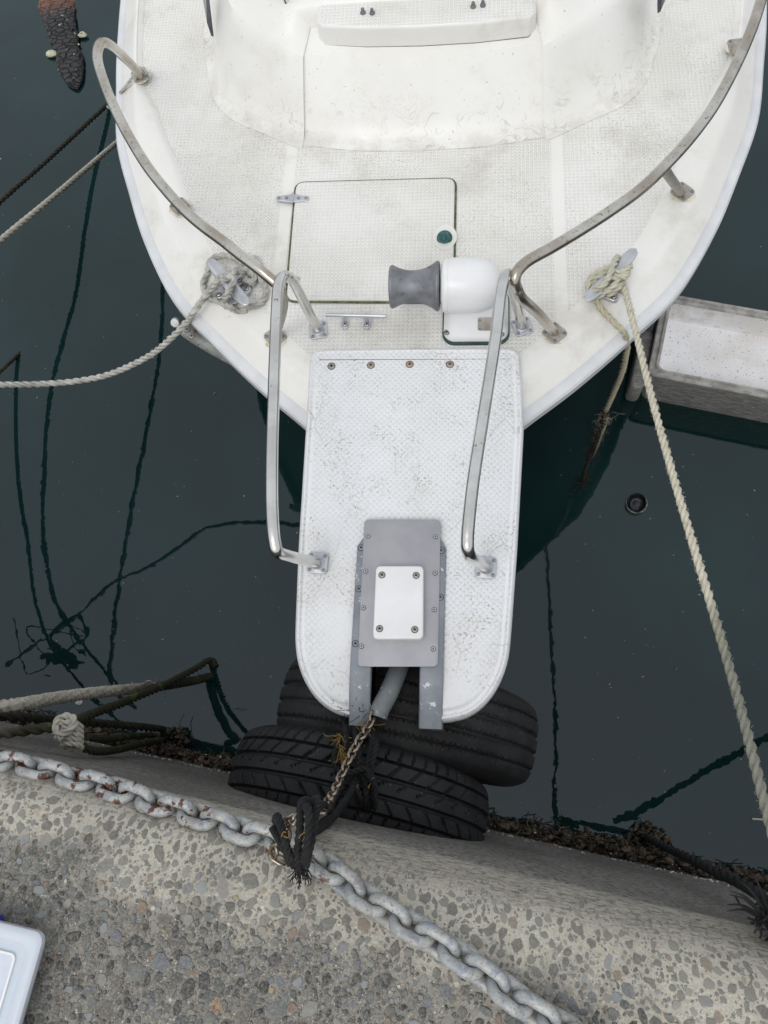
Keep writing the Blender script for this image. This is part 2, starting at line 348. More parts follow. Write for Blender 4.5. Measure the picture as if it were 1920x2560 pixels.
# ------------------------------------------------------------------ object helpers
def wloc(o):
    v = Vector((0, 0, 0))
    while o is not None: v += o.location; o = o.parent
    return v
def tag(o, label=None, cat=None, group=None, kind=None):
    if label: o['label'] = label
    if cat: o['category'] = cat
    if group: o['group'] = group
    if kind: o['kind'] = kind
    return o
def thing(name, loc, label, cat, group=None):
    o = bpy.data.objects.new(name, None); sc.collection.objects.link(o); o.location = loc; o.empty_display_size = .05
    return tag(o, label, cat, group)
class MB:
    def __init__(s): s.v = []; s.f = []; s.m = []; s.g = {}
    def add(s, vs, fs, mi=0, M=None):
        o = len(s.v)
        s.v += [(M @ Vector(q)) if M is not None else Vector(q) for q in vs]
        s.f += [tuple(i+o for i in f) for f in fs]; s.m += [mi]*len(fs)
    def grid(s, rows, closed_u=False, closed_v=False, mi=0, cap=False):
        """rows: list of equal-length point lists"""
        n = len(rows); k = len(rows[0]); vs = [p for r in rows for p in r]; fs = []
        for i in range(n if closed_u else n-1):
            for j in range(k if closed_v else k-1):
                a = i*k+j; b = i*k+(j+1) % k; c = ((i+1) % n)*k+(j+1) % k; d = ((i+1) % n)*k+j
                fs.append((a, b, c, d))
        if cap: fs.append(tuple(range(k))[::-1]); fs.append(tuple((n-1)*k+j for j in range(k)))
        s.add(vs, fs, mi)
    def tube(s, pts, r, sides=12, mi=0, cap=True, closed=False):
        fr = frames(pts, closed); rr = r if callable(r) else (lambda t: r)
        N = len(pts)
        rows = [[p + (nn*cos(2*pi*j/sides) + bb*sin(2*pi*j/sides))*rr(i/max(1, N-1)) for j in range(sides)] for i, (p, t, nn, bb) in enumerate(fr)]
        s.grid(rows, closed_u=closed, closed_v=True, mi=mi, cap=cap and not closed)
    def box(s, c, size, M=None, mi=0, bev=0):
        bm = bmesh.new(); bmesh.ops.create_cube(bm, size=1)
        for v in bm.verts: v.co = Vector((v.co.x*size[0], v.co.y*size[1], v.co.z*size[2]))
        if bev: bmesh.ops.bevel(bm, geom=bm.edges[:], offset=bev, segments=3, affect='EDGES', profile=.5)
        T = Matrix.Translation(c); T = T @ M.to_4x4() if M is not None else T
        s.add([T @ v.co for v in bm.verts], [tuple(v.index for v in f.verts) for f in bm.faces], mi); bm.free()
    def prism(s, poly, z0, z1, bev=0, mi=0, M=None):
        """vertical prism with softened top edge; poly anticlockwise (x, y)"""
        n = len(poly); rings = [(poly, z0), (poly, z1-bev)]
        if bev:
            for a in (30, 60, 90): rings.append((inset(poly, bev*(1-cos(radians(a)))), z1-bev+bev*sin(radians(a))))
        vs = [Vector((x, y, z)) for p, z in rings for x, y in p]; fs = []
        for i in range(len(rings)-1):
            for j in range(n): fs.append((i*n+j, i*n+(j+1) % n, (i+1)*n+(j+1) % n, (i+1)*n+j))
        fs.append(tuple(range((len(rings)-1)*n, len(rings)*n))); fs.append(tuple(range(n))[::-1])
        s.add(vs, fs, mi, M)
    def lathe(s, prof, M, seg=48, mi=0, cap=True):
        """profile of (r, h) round local z"""
        rows = [[M @ Vector((r*cos(2*pi*j/seg), r*sin(2*pi*j/seg), h)) for j in range(seg)] for r, h in prof]
        s.grid(rows, closed_v=True, mi=mi, cap=cap)
    def build(s, name, mats, parent=None, loc=None, smooth=40, attr=None):
        L = loc if loc is not None else (wloc(parent) if parent else Vector((0, 0, 0)))
        me = bpy.data.meshes.new(name)
        me.from_pydata([tuple(q - L) for q in s.v], [], s.f); me.update()
        for m in (mats if isinstance(mats, (list, tuple)) else [mats]): me.materials.append(MAT[m])
        me.polygons.foreach_set('material_index', s.m)
        if attr:
            for k, fn in attr.items():
                a = me.attributes.new(k, 'FLOAT', 'POINT'); a.data.foreach_set('value', [fn(q) for q in s.v])
        bm = bmesh.new(); bm.from_mesh(me)
        bmesh.ops.remove_doubles(bm, verts=bm.verts, dist=1e-6)
        bmesh.ops.recalc_face_normals(bm, faces=bm.faces); bm.to_mesh(me); bm.free()
        if smooth: me.shade_smooth(); me.set_sharp_from_angle(angle=radians(smooth))
        o = bpy.data.objects.new(name, me); sc.collection.objects.link(o)
        if parent: o.parent = parent
        o.location = (L - wloc(parent)) if parent else L
        return o
def inset(poly, d):
    n = len(poly); out = []
    for i in range(n):
        a, b, c = (Vector(poly[i-1]), Vector(poly[i]), Vector(poly[(i+1) % n]))
        e1 = (b-a); e2 = (c-b)
        if e1.length < 1e-9: e1 = e2
        if e2.length < 1e-9: e2 = e1
        e1 = e1.normalized(); e2 = e2.normalized(); n1 = Vector((-e1.y, e1.x)); n2 = Vector((-e2.y, e2.x))
        m = (n1+n2); m = m.normalized() if m.length > 1e-6 else n1
        out.append(tuple(b + m*d/max(.35, m.dot(n1))))
    return out
def rrect(cx, cy, w, h, r, k=6, rot=0):
    out = []
    for q, (sx, sy) in enumerate(((1, 1), (-1, 1), (-1, -1), (1, -1))):
        for i in range(k+1):
            a = q*pi/2 + i*pi/2/k; out.append((sx*(w/2-r)+r*cos(a), sy*(h/2-r)+r*sin(a)))
    c, s = cos(rot), sin(rot)
    return [(cx + x*c - y*s, cy + x*s + y*c) for x, y in out]
def crom(pts, n=12, closed=False):
    pts = [Vector(p) for p in pts]; out = []; N = len(pts)
    if N == 2: return [pts[0].lerp(pts[1], i/n) for i in range(n+1)]
    for i in range(N if closed else N-1):
        p1 = pts[i]; p2 = pts[(i+1) % N]
        p0 = pts[i-1] if (closed or i > 0) else p1*2-p2
        p3 = pts[(i+2) % N] if (closed or i+2 < N) else p2*2-p1
        for j in range(n):
            t = j/n
            out.append(.5*((2*p1)+(p2-p0)*t+(2*p0-5*p1+4*p2-p3)*t*t+(3*p1-p0-3*p2+p3)*t**3))
    if not closed: out.append(pts[-1])
    return out
def resample(pts, step):
    L = [0]
    for a, b in zip(pts, pts[1:]): L.append(L[-1]+(b-a).length)
    n = max(2, int(L[-1]/step)); out = []; k = 0
    for i in range(n+1):
        d = L[-1]*i/n
        while k < len(L)-2 and L[k+1] < d: k += 1
        s = (d-L[k])/max(1e-9, L[k+1]-L[k]); out.append(pts[k].lerp(pts[k+1], min(1, s)))
    return out
def frames(pts, closed=False):
    N = len(pts); fr = []; nn = None
    for i in range(N):
        a = pts[i-1] if (i > 0 or closed) else pts[i]; b = pts[(i+1) % N] if (i < N-1 or closed) else pts[i]
        t = (b-a).normalized()
        if nn is None:
            nn = t.cross(Vector((0, 0, 1)))
            if nn.length < .1: nn = t.cross(Vector((1, 0, 0)))
            nn.normalize()
        else:
            nn = (nn - t*nn.dot(t)).normalized()
        fr.append((pts[i], t, nn, t.cross(nn)))
    return fr
def rope_mesh(mb, path, r, mi=0, pitch=None, step=None, sides=18, fuzz=0, rfun=None, lay=3):
    """laid rope: cross-section of three strands turning along the path"""
    pitch = pitch or r*7.5; step = step or r*.42
    pts = resample(path, step); fr = frames(pts); a_, b_ = r*.56, r*.47
    rows = []
    for i, (p, t, nn, bb) in enumerate(fr):
        ph = 2*pi*i*(pts[1]-pts[0]).length/pitch; row = []
        k = rfun(i/len(fr)) if rfun else 1
        for j in range(sides):
            th = 2*pi*j/sides; psi = ((th-ph) % (2*pi/lay)) - pi/lay
            rr = (a_*cos(psi) + sqrt(max(0.02*r*r, b_*b_ - (a_*sin(psi))**2)))*k
            row.append(p + (nn*cos(th)+bb*sin(th))*rr)
        rows.append(row)
    mb.grid(rows, closed_v=True, mi=mi, cap=True)
    for i in range(int(fuzz*len(fr))):
        p, t, nn, bb = random.choice(fr); th = random.uniform(0, 2*pi); d = nn*cos(th)+bb*sin(th)
        q = p + d*r*.9; e = q + d*r*random.uniform(.2, .5) + t*random.uniform(-1, 1)*r*.6
        mb.tube([q, (q+e)/2 + nn*r*.1, e], r*.035+.00012, 3, mi, cap=False)
def rope(name, pts, r, mat, label, cat='rope', fuzz=0, group=None, n=10, **k):
    mb = MB(); rope_mesh(mb, crom(pts, n), r, fuzz=fuzz, **k)
    return tag(mb.build(name, mat, loc=Vector(pts[0]), smooth=60), label, cat, group)
def hairs(mb, c, n, rad, L, th, mi=0, droop=0, d0=None):
    for i in range(n):
        p = c + Vector([random.gauss(0, rad) for _ in range(3)])
        d = Vector([random.gauss(0, 1) for _ in range(3)]).normalized()
        if d0 is not None: d = (d*.6 + d0).normalized()
        q = p + d*L*random.uniform(.3, .6) + Vector([random.gauss(0, L*.15) for _ in range(3)])
        e = q + (d+Vector([random.gauss(0, .6) for _ in range(3)])).normalized()*L*random.uniform(.3, .6) - Vector((0, 0, droop))
        mb.tube(crom([p, q, e], 5), th, 4, mi, cap=False)
def dup(o, parent=None):
    c = o.copy(); sc.collection.objects.link(c)
    if parent: c.parent = parent
    return c

# ------------------------------------------------------------------ setting: water, seabed, quay
def plane(name, x0, x1, y0, y1, z, mat):
    mb = MB(); mb.add([(x0, y0, z), (x1, y0, z), (x1, y1, z), (x0, y1, z)], [(0, 1, 2, 3)])
    return tag(mb.build(name, mat, smooth=0), kind='structure')
simple('mud', (.010, .016, .012), (.016, .02, .014), .9, scale=2)
plane('water', -60, 60, -3, 90, 0, 'water'); plane('seabed', -60, 60, -3, 90, -3, 'mud')
QS = -.155; QC = -.1095; qn = Vector((-QS, 1, 0)).normalized()            # wall line y = QC + QS x ; qn points to the water
def q_inl(x, y): return -(y - QC - QS*x)*qn.y
RB, ZL, ZT = .15, 1.20, 1.375
def quay_z(x, y):
    s = q_inl(x, y)
    z = ZL + (ZT-ZL)*sqrt(max(0, 1-(1-min(max(s, 0), RB)/RB)**2))
    return z
def on_quay(u, v, up=0):
    z = 1.35
    for i in range(12):
        p = P(u, v, z); z = .5*z + .5*(quay_z(p.x, p.y)+up)
    return P(u, v, z)
mb = MB(); rows = []; ss = []
prof = [(0.0, z) for z in (-3.0, -.5, .0, .4, .8, 1.0, 1.1, 1.17)]
for i in range(0, 19):
    a = pi/2*i/18; prof.append((RB*(1-cos(a)), ZL+(ZT-ZL)*sin(a)))
prof += [(RB+q, ZT) for q in [.025*k for k in range(1, 25)] + [.7, .85, 1.1, 2, 5, 12, 40]]
xs = [-50, -20, -8, -4, -2.5] + [-1.8+.024*i for i in range(151)] + [2.5, 4, 8, 20, 50]
from mathutils import noise as mn
for x in xs:
    row = []
    for s, z in prof:
        p = Vector((x, QC + QS*x, z)) - qn*s
        if z > .9 and s < .8 and abs(x) < 3:
            wv = mn.noise(Vector((x*3.1, s*5, z*2)))*.010 + mn.noise(Vector((x*11, s*9, z*7)))*.004
            p += Vector((0, 0, wv if z >= ZL else 0))
        row.append(p)
    rows.append(row)
mb.grid(rows)
# aggregate: broken stones set in the cement, proud of it by a millimetre or two where the skin has worn
b = NB('aggregate_stone')
at = b.n.new('ShaderNodeAttribute'); at.attribute_name = 'tone'; at2 = b.n.new('ShaderNodeAttribute'); at2.attribute_name = 'inland'
sto = b.ramp(at.outputs['Fac'], [(0, (.035, .036, .034)), (.20, (.07, .078, .073)), (.40, (.12, .13, .12)), (.54, (.115, .105, .088)), (.64, (.22, .215, .19)), (.74, (.12, .13, .145)), (.84, (.21, .235, .25)), (.90, (.19, .13, .085)), (.95, (.32, .25, .14)), (.98, (.5, .48, .42))], 'CONSTANT')
sto = b.mix(b.step(b.noise(220, 4, .7), .35, .70), sto, b.mix(.45, sto, (.34, .32, .29)))
sto = b.mix(b.math('MULTIPLY', b.step(b.noise(60, 4, .7), .54, .68), .3), sto, (.30, .28, .245))
pale = b.step(b.math('ADD', at2.outputs['Fac'], b.math('MULTIPLY', b.noise(5.5, 4, .6), -.30)), -.09, .035, 1, 0)
sto = b.mix(b.math('MULTIPLY', pale, .75), sto, b.mix(.5, sto, (.44, .41, .35)))
MAT['stone'] = b.set(sto, .8, normal=b.bump(b.noise(260, 4, .7), .5, .0015))
srnd = random.Random(21); placed = {}; nst = 0; tone_pts = {}
svs, sfs, stn = [], [], []
for lo_, hi_, cnt in ((.012, .0180, 170), (.0085, .012, 1500), (.0055, .009, 7500), (.0032, .0055, 15000), (.0018, .0032, 12000)):
    for _ in range(cnt):
        x = srnd.uniform(-1.0, 1.15); si = srnd.uniform(.016, .62); R0 = srnd.uniform(lo_, hi_)
        if si < .045 and (R0 > .005 or srnd.random() < .5): continue
        c = Vector((x, QC+QS*x, 0)) - qn*si; key = (int(c.x/.04), int(c.y/.04)); bad = False
        for dx in (-1, 0, 1):
            for dy in (-1, 0, 1):
                for (px_, py_, pr_) in placed.get((key[0]+dx, key[1]+dy), ()):
                    if (px_-c.x)**2 + (py_-c.y)**2 < ((pr_+R0)*.80)**2: bad = True
        if bad: continue
        placed.setdefault(key, []).append((c.x, c.y, R0))
        n_ = srnd.randint(6, 9); a0 = srnd.uniform(0, 7); el = srnd.uniform(.5, 1.0); er = srnd.uniform(0, pi); hgt_ = srnd.uniform(.0004, .0026)*(1 if si > .13 else .35)
        tilt = (srnd.gauss(0, .06), srnd.gauss(0, .06)); o0 = len(svs); tone = srnd.random()
        if R0 > .006 and tone > .95: tone = .3
        for k_, h_ in ((1.0, -.0022), (.96, hgt_*.55), (.78, hgt_)):
            rs_ = random.Random(int(a0*1e6))
            for j in range(n_):
                a = a0 + 2*pi*(j+rs_.uniform(-.33, .33))/n_; rr_ = R0*rs_.uniform(.78, 1.18)*k_
                ux, uy = rr_*cos(a), rr_*sin(a)*el; dx_, dy_ = ux*cos(er)-uy*sin(er), ux*sin(er)+uy*cos(er)
                px_, py_ = c.x+dx_, c.y+dy_
                si_ = q_inl(px_, py_); xr_ = px_ + qn.x*si_; zq_ = quay_z(px_, py_)
                wv = mn.noise(Vector((xr_*3.1, si_*5, zq_*2)))*.010 + mn.noise(Vector((xr_*11, si_*9, zq_*7)))*.004 if si_ < .8 else 0
                svs.append(Vector((px_, py_, zq_+wv+h_+dx_*tilt[0]+dy_*tilt[1]))); stn.append(tone)
        for k_ in (0, 1):
            for j in range(n_): sfs.append((o0+k_*n_+j, o0+k_*n_+(j+1) % n_, o0+(k_+1)*n_+(j+1) % n_, o0+(k_+1)*n_+j))
        sfs.append(tuple(o0+2*n_+j for j in range(n_)))
nq = len(mb.v); mb.add(svs, sfs, 1)
tone_of = {}
for q, t in zip(mb.v[nq:], stn): tone_of[(q.x, q.y, q.z)] = t
quay = tag(mb.build('quay', ['concrete', 'stone'], smooth=28, attr={'inland': lambda q: q_inl(q.x, q.y), 'tone': lambda q: tone_of.get((q.x, q.y, q.z), 0)}), kind='structure')

# ------------------------------------------------------------------ MOTOR BOAT
ZD = .94
boat = thing('motor_boat', (0, 2.4, 0), 'white motor boat moored bow-on to the quay with steel bow rails and windlass', 'boat')
def interp(tab, t):
    if t <= tab[0][0]: return tab[0][1]
    for (a, x), (b, y) in zip(tab, tab[1:]):
        if t <= b: return x + (y-x)*(t-a)/(b-a)
    return tab[-1][1]
out_pts = [(0, .615), (.07, .655), (.16, .73), (.28, .84), (.412, .95), (.548, 1.08), (.682, 1.222), (.790, 1.41), (.866, 1.59), (.935, 1.78), (.970, 1.98), (.998, 2.17), (1.03, 2.5), (1.07, 3.1), (1.09, 4.0), (1.08, 5.4)]
oc = crom([Vector((x, y, 0)) for x, y in out_pts], 8)
nrmls = []
for i, p in enumerate(oc):
    a = oc[max(0, i-1)]; b = oc[min(len(oc)-1, i+1)]; t = (b-a).normalized()
    nrmls.append(Vector((-t.y, t.x, 0)) if i else Vector((0, 1, 0)))       # inward
nrmls = [n_ if n_.x <= 0 else -n_ for n_ in nrmls]
def rim_in(y): return interp([(.6, .13), (1.2, .165), (1.6, .17), (1.83, .15), (1.95, .105), (6, .10)], y)
def rim_h(y): return interp([(.6, .002), (1.15, .002), (1.45, .008), (1.8, .016), (6, .016)], y)
def ring_pts(offs):
    """offs(i)-> list of (inward offset, z); returns rows over the whole outline, port then starboard"""
    R_ = []
    for i, p in enumerate(oc):
        row = []
        for d, z in offs(p.y):
            q = p + nrmls[i]*d
            if q.x < 0: q.x = 0
            row.append(Vector((q.x, q.y, z)))
        R_.append(row)
    return [[Vector((-q.x, q.y, q.z)) for q in r] for r in R_[::-1]] + R_
def deck_off(y):
    wi = rim_in(y); h = rim_h(y)
    return [(wi, ZD), (wi-.006, ZD+h*.35), (wi-.014, ZD+h*.85), (wi-.022, ZD+h), (.090, ZD+h+.001), (.080, ZD+h-.003), (.070, ZD+h-.008-.004), (.030, ZD-.026), (.022, ZD-.034)]
mb = MB(); rr = ring_pts(deck_off); mb.grid(rr)
nh = len(oc)
nx = 12
for i in range(nh-1):
    a = rr[nh+i][0]; b = rr[nh+i+1][0]
    va = [Vector((a.x*(2*k/nx-1), a.y, ZD)) for k in range(nx+1)]; vb = [Vector((b.x*(2*k/nx-1), b.y, ZD)) for k in range(nx+1)]
    mb.grid([va, vb])
def grip(q):
    # 1 on the moulded non-skid field
    if abs(q.z-ZD) > 1e-5: return 0
    w_ = interp([(o.y, o.x) for o in oc], q.y)
    return 1 if abs(q.x) < w_ + .02 and q.y > .9 else 0
deck = mb.build('deck', 'deck', boat, smooth=35, attr={'grip': grip})
# rub rail
mb = MB()
mb.grid(ring_pts(lambda y: [(.030, ZD-.026), (.022, ZD-.033), (.018, ZD-.034), (.004, ZD-.036), (-.001, ZD-.042), (-.002, ZD-.064), (.003, ZD-.070)]), mi=0)
mb.grid(ring_pts(lambda y: [(.003, ZD-.070), (.006, ZD-.072), (.006, ZD-.078), (.004, ZD-.080), (.010, ZD-.088), (.03, ZD-.09)]), mi=1)
mb.build('rub_rail', ['rub_white', 'alu_cast'], boat, smooth=35)
# hull: flared, goes to the keel under water
mb = MB()
def hull_rows():
    R_ = []
    for i, p in enumerate(oc):
        q0 = p + nrmls[i]*.028
        if q0.x < 0: q0.x = 0
        row = [Vector((q0.x, q0.y, ZD-.086))]
        for f, z in ((.12, .75), (.28, .5), (.42, .25), (.55, .0), (.68, -.2), (1, -.45)):
            rake = interp([(.6, .62), (1.3, .34), (2.2, .14), (3.5, .03), (5.4, 0)], p.y)*min(1, f*1.5)
            wd = q0.x*(1 - f*interp([(.6, .9), (1.5, .62), (2.5, .42), (5.4, .25)], p.y))
            row.append(Vector((wd if f < 1 else 0, q0.y + rake, z)))
        R_.append(row)
    return [[Vector((-q.x, q.y, q.z)) for q in r] for r in R_[::-1]] + R_
hr = hull_rows(); mb.grid(hr)
L_ = hr[0]; R2 = hr[-1]; mb.grid([L_, R2])                        # transom
mb.build('hull', 'hull_paint', boat, smooth=50)

# cabin moulding
def side_curve(tab, n=6): return crom([Vector((x, y, z)) for x, y, z in tab], n)
foot = side_curve([(0, 1.702, ZD), (.18, 1.710, ZD), (.336, 1.734, ZD), (.348, 1.724, ZD), (.46, 1.785, ZD), (.55, 1.835, ZD), (.61, 1.905, ZD), (.645, 2.02, ZD), (.68, 2.22, ZD), (.71, 2.6, ZD), (.74, 3.3, ZD), (.75, 4.6, ZD)])
topc = side_curve([(0, 1.835, 1.10), (.17, 1.842, 1.10), (.318, 1.864, 1.10), (.330, 1.852, 1.104), (.43, 1.910, 1.115), (.50, 1.965, 1.125), (.545, 2.03, 1.13), (.57, 2.12, 1.14), (.60, 2.30, 1.16), (.62, 2.64, 1.20), (.64, 3.3, 1.24), (.65, 4.6, 1.26)])
roof = side_curve([(0, 1.93, 1.116), (.15, 1.93, 1.116), (.298, 1.935, 1.118), (.308, 1.94, 1.126), (.338, 1.955, 1.168), (.36, 2.0, 1.175), (.38, 2.06, 1.18), (.40, 2.15, 1.19), (.42, 2.32, 1.21), (.44, 2.66, 1.25), (.45, 3.3, 1.29), (.46, 4.6, 1.31)])
cen = [Vector((q.x*.80, q.y+.012, q.z+.002)) for q in roof]
rows = []
for a, b, c, d in zip(foot, topc, roof, cen):
    fl = (b-a); o = Vector((a.x-b.x, a.y-b.y, 0))
    r = [a + o.normalized()*.03 + Vector((0, 0, .001)), a + o.normalized()*.010 + Vector((0, 0, .004)), a + fl*.06, a + fl*.3, a + fl*.6, a + fl*.9, b + (c-b)*.02 + Vector((0, 0, .001)), b + (c-b)*.12, b+(c-b)*.5, b+(c-b)*.9, c, d]
    rows.append(r)
full = [[Vector((-q.x, q.y, q.z)) for q in r] for r in rows[::-1]] + rows
mb = MB(); mb.grid(full)
for i in range(len(cen)-1):
    a, b = cen[i], cen[i+1]; mb.grid([[Vector((-a.x, a.y, a.z)), a], [Vector((-b.x, b.y, b.z)), b]])
a = rows[-1]; mb.grid([[Vector((-q.x, q.y, q.z)) for q in a], a])
cab = mb.build('cabin', 'cabin', boat, smooth=38)
# fore hatch on the cabin, front edge bowed
hp = [(-.281, 1.908), (-.264, 1.890), (-.15, 1.876), (0, 1.870), (.15, 1.872), (.286, 1.884), (.303, 1.902), (.305, 2.5), (-.283, 2.5)]
hp = [(x+.0, y) for x, y in hp]
mb = MB(); mb.prism(hp, 1.106, 1.166, .010)
fh = mb.build('cabin_hatch', 'lid', boat, smooth=38)
mb = MB(); mb.prism(inset(hp, -.001), 1.098, 1.1068)
mb.build('gasket', 'seam', fh, smooth=0)
for u, v in ((784, 27), (804, 28), (1022, 14), (1043, 11)):
    p = P(u, v, 1.168); mb = MB()
    mb.lathe([(.0075, -.004), (.0075, .001), (.006, .004), (.0045, .005), (.0045, .011), (.003, .013), (0, .0135)], Matrix.Translation(p), 14)
    mb.build('bolt', 'drum_grey', fh)
# dark side window wedges
for sgn, pts in ((-1, ((438, -14), (447, -14), (458, 78), (449, 50))), (1, ((1424, -14), (1440, -14), (1436, 2), (1424, 27)))):
    mb = MB(); q = [P(u, v, z) for (u, v), z in zip(pts, (1.10, 1.14, 1.02, 1.06))]
    c = sum(q, Vector())/4; off = Vector((sgn*.002, -.001, .002))
    vs_ = [k+off for k in q] + [k-off*2 for k in q]
    mb.add(vs_, [(0, 1, 2, 3), (7, 6, 5, 4), (0, 4, 5, 1), (1, 5, 6, 2), (2, 6, 7, 3), (3, 7, 4, 0)])
    mb.build('side_window', 'dark_glass', boat, smooth=0)

def disc_screw(mb, p, r=.0045, n=Vector((0, 0, 1)), mi=0, md=1):
    M = Matrix.Translation(p) @ n.to_track_quat('Z', 'Y').to_matrix().to_4x4() @ Matrix.Rotation(random.uniform(0, pi), 4, 'Z')
    mb.lathe([(r, 0), (r, .0012), (r*.8, .0022), (0, .0026)], M, 14, mi)
    mb.lathe([(r*1.22, 0), (r*1.22, .0005), (0, .0006)], M, 14, md)
    for a in (0, pi/2):
        T = M @ Matrix.Rotation(a, 4, 'Z'); h = r*.55; w_ = r*.16
        mb.add([T @ Vector(q) for q in ((-h, -w_, .0029), (h, -w_, .0029), (h, w_, .0029), (-h, w_, .0029), (-h, -w_, .0015), (h, -w_, .0015), (h, w_, .0015), (-h, w_, .0015))],
               [(0, 1, 2, 3), (0, 4, 5, 1), (1, 5, 6, 2), (2, 6, 7, 3), (3, 7, 4, 0)], md)
def screw_obj(name, p, r, parent, mat='steel_dull'):
    mb = MB(); disc_screw(mb, p, r); return mb.build(name, ['steel_dull', 'rust'] if mat == 'rust' else [mat, 'screw_dark'], parent, loc=p)

# ---- deck hatch (lifting lid), hinges, latch
hc = [( .092, 1.555), (.070, 1.572), (-.335, 1.572), (-.353, 1.552), (-.349, 1.205), (-.332, 1.184), (.078, 1.172), (.097, 1.192)]
def roundpoly(poly, r, k=5):
    out = []; n = len(poly)
    for i in range(n):
        a, b, c = Vector(poly[i-1]), Vector(poly[i]), Vector(poly[(i+1) % n])
        d1 = (a-b).normalized()*min(r, (a-b).length*.45); d2 = (c-b).normalized()*min(r, (c-b).length*.45)
        for j in range(k+1):
            t = j/k; q = (b+d1)*(1-t)**2 + b*2*t*(1-t) + (b+d2)*t*t; out.append(tuple(q))
    return out
sq = roundpoly([(.097, 1.570), (-.353, 1.572), (-.347, 1.182), (.099, 1.172)], .028)
mb = MB(); mb.prism(inset(sq, -.004), ZD+.0008, ZD+.0025, mi=0)
hatch = mb.build('deck_hatch', 'seam', boat, smooth=0)
notch = roundpoly([(.100, 1.570), (-.350, 1.570), (-.345, 1.184), (.095, 1.174), (.096, 1.360), (.086, 1.375), (.045, 1.378), (.042, 1.43), (.086, 1.436), (.099, 1.452)], .012, 4)
mb = MB(); mb.prism(inset(roundpoly([(.097, 1.570), (-.353, 1.572), (-.347, 1.182), (.099, 1.172)], .028), .002), ZD+.0025, ZD+.009, .004)
mb.build('lid', 'lid', hatch, smooth=30)
# recessed finger pocket with latch knob
pk = P(962, 512, ZD+.01)
mb = MB(); mb.lathe([(.030, .0), (.031, .0015), (.0285, .0018), (.026, .0009), (.022, .0006), (0, .0006)], Matrix.Translation((pk.x, pk.y, ZD+.009)) @ Matrix.Scale(1.25, 4, Vector((0, 1, 0))), 32)
mb.build('latch_pocket', 'gel', hatch)
mb = MB(); M = Matrix.Translation((pk.x-.002, pk.y-.004, ZD+.010)) @ Matrix.Rotation(.35, 4, 'X')
mb.lathe([(.0205, 0), (.021, .002), (.020, .004), (.0165, .0045), (.016, .007), (.0150, .018), (.012, .0205), (.006, .019), (0, .0188)], M, 28)
mb.box(M @ Vector((0, .0, .021)), (.007, .026, .008), mi=0, bev=.0015)
mb.build('latch_knob', 'teal', hatch)
for (u0, v0), (u1, v1) in (((596, 428), (668, 428)), ((578, 600), (648, 602))):
    a = P(u0, v0, ZD+.012); b = P(u1, v1, ZD+.012); c = (a+b)/2; L = (b-a).length; ang = atan2(b.y-a.y, b.x-a.x)
    mb = MB(); pts = []
    for k in range(9): t = -pi/2 + pi*k/8; pts.append((L/2-.008+.008*cos(t), .008*sin(t)))
    pts += [(.008, .013), (-.008, .013)]
    for k in range(9): t = pi/2 + pi*k/8; pts.append((-L/2+.008+.008*cos(t), .008*sin(t)))
    pts += [(-.008, -.013), (.008, -.013)]
    M = Matrix.Translation((c.x, c.y, 0)) @ Matrix.Rotation(ang, 4, 'Z')
    mb.prism(pts, ZD+.008, ZD+.0125, .0015, M=M)
    mb.tube([M @ Vector((0, -.015, ZD+.0125)), M @ Vector((0, .015, ZD+.0125))], .0045, 10)
    for x in (-L/2+.009, -.017, .017, L/2-.009): disc_screw(mb, M @ Vector((x, 0, ZD+.0125)), .0038)
    mb.build('hinge', ['alu', 'screw_dark'], hatch)

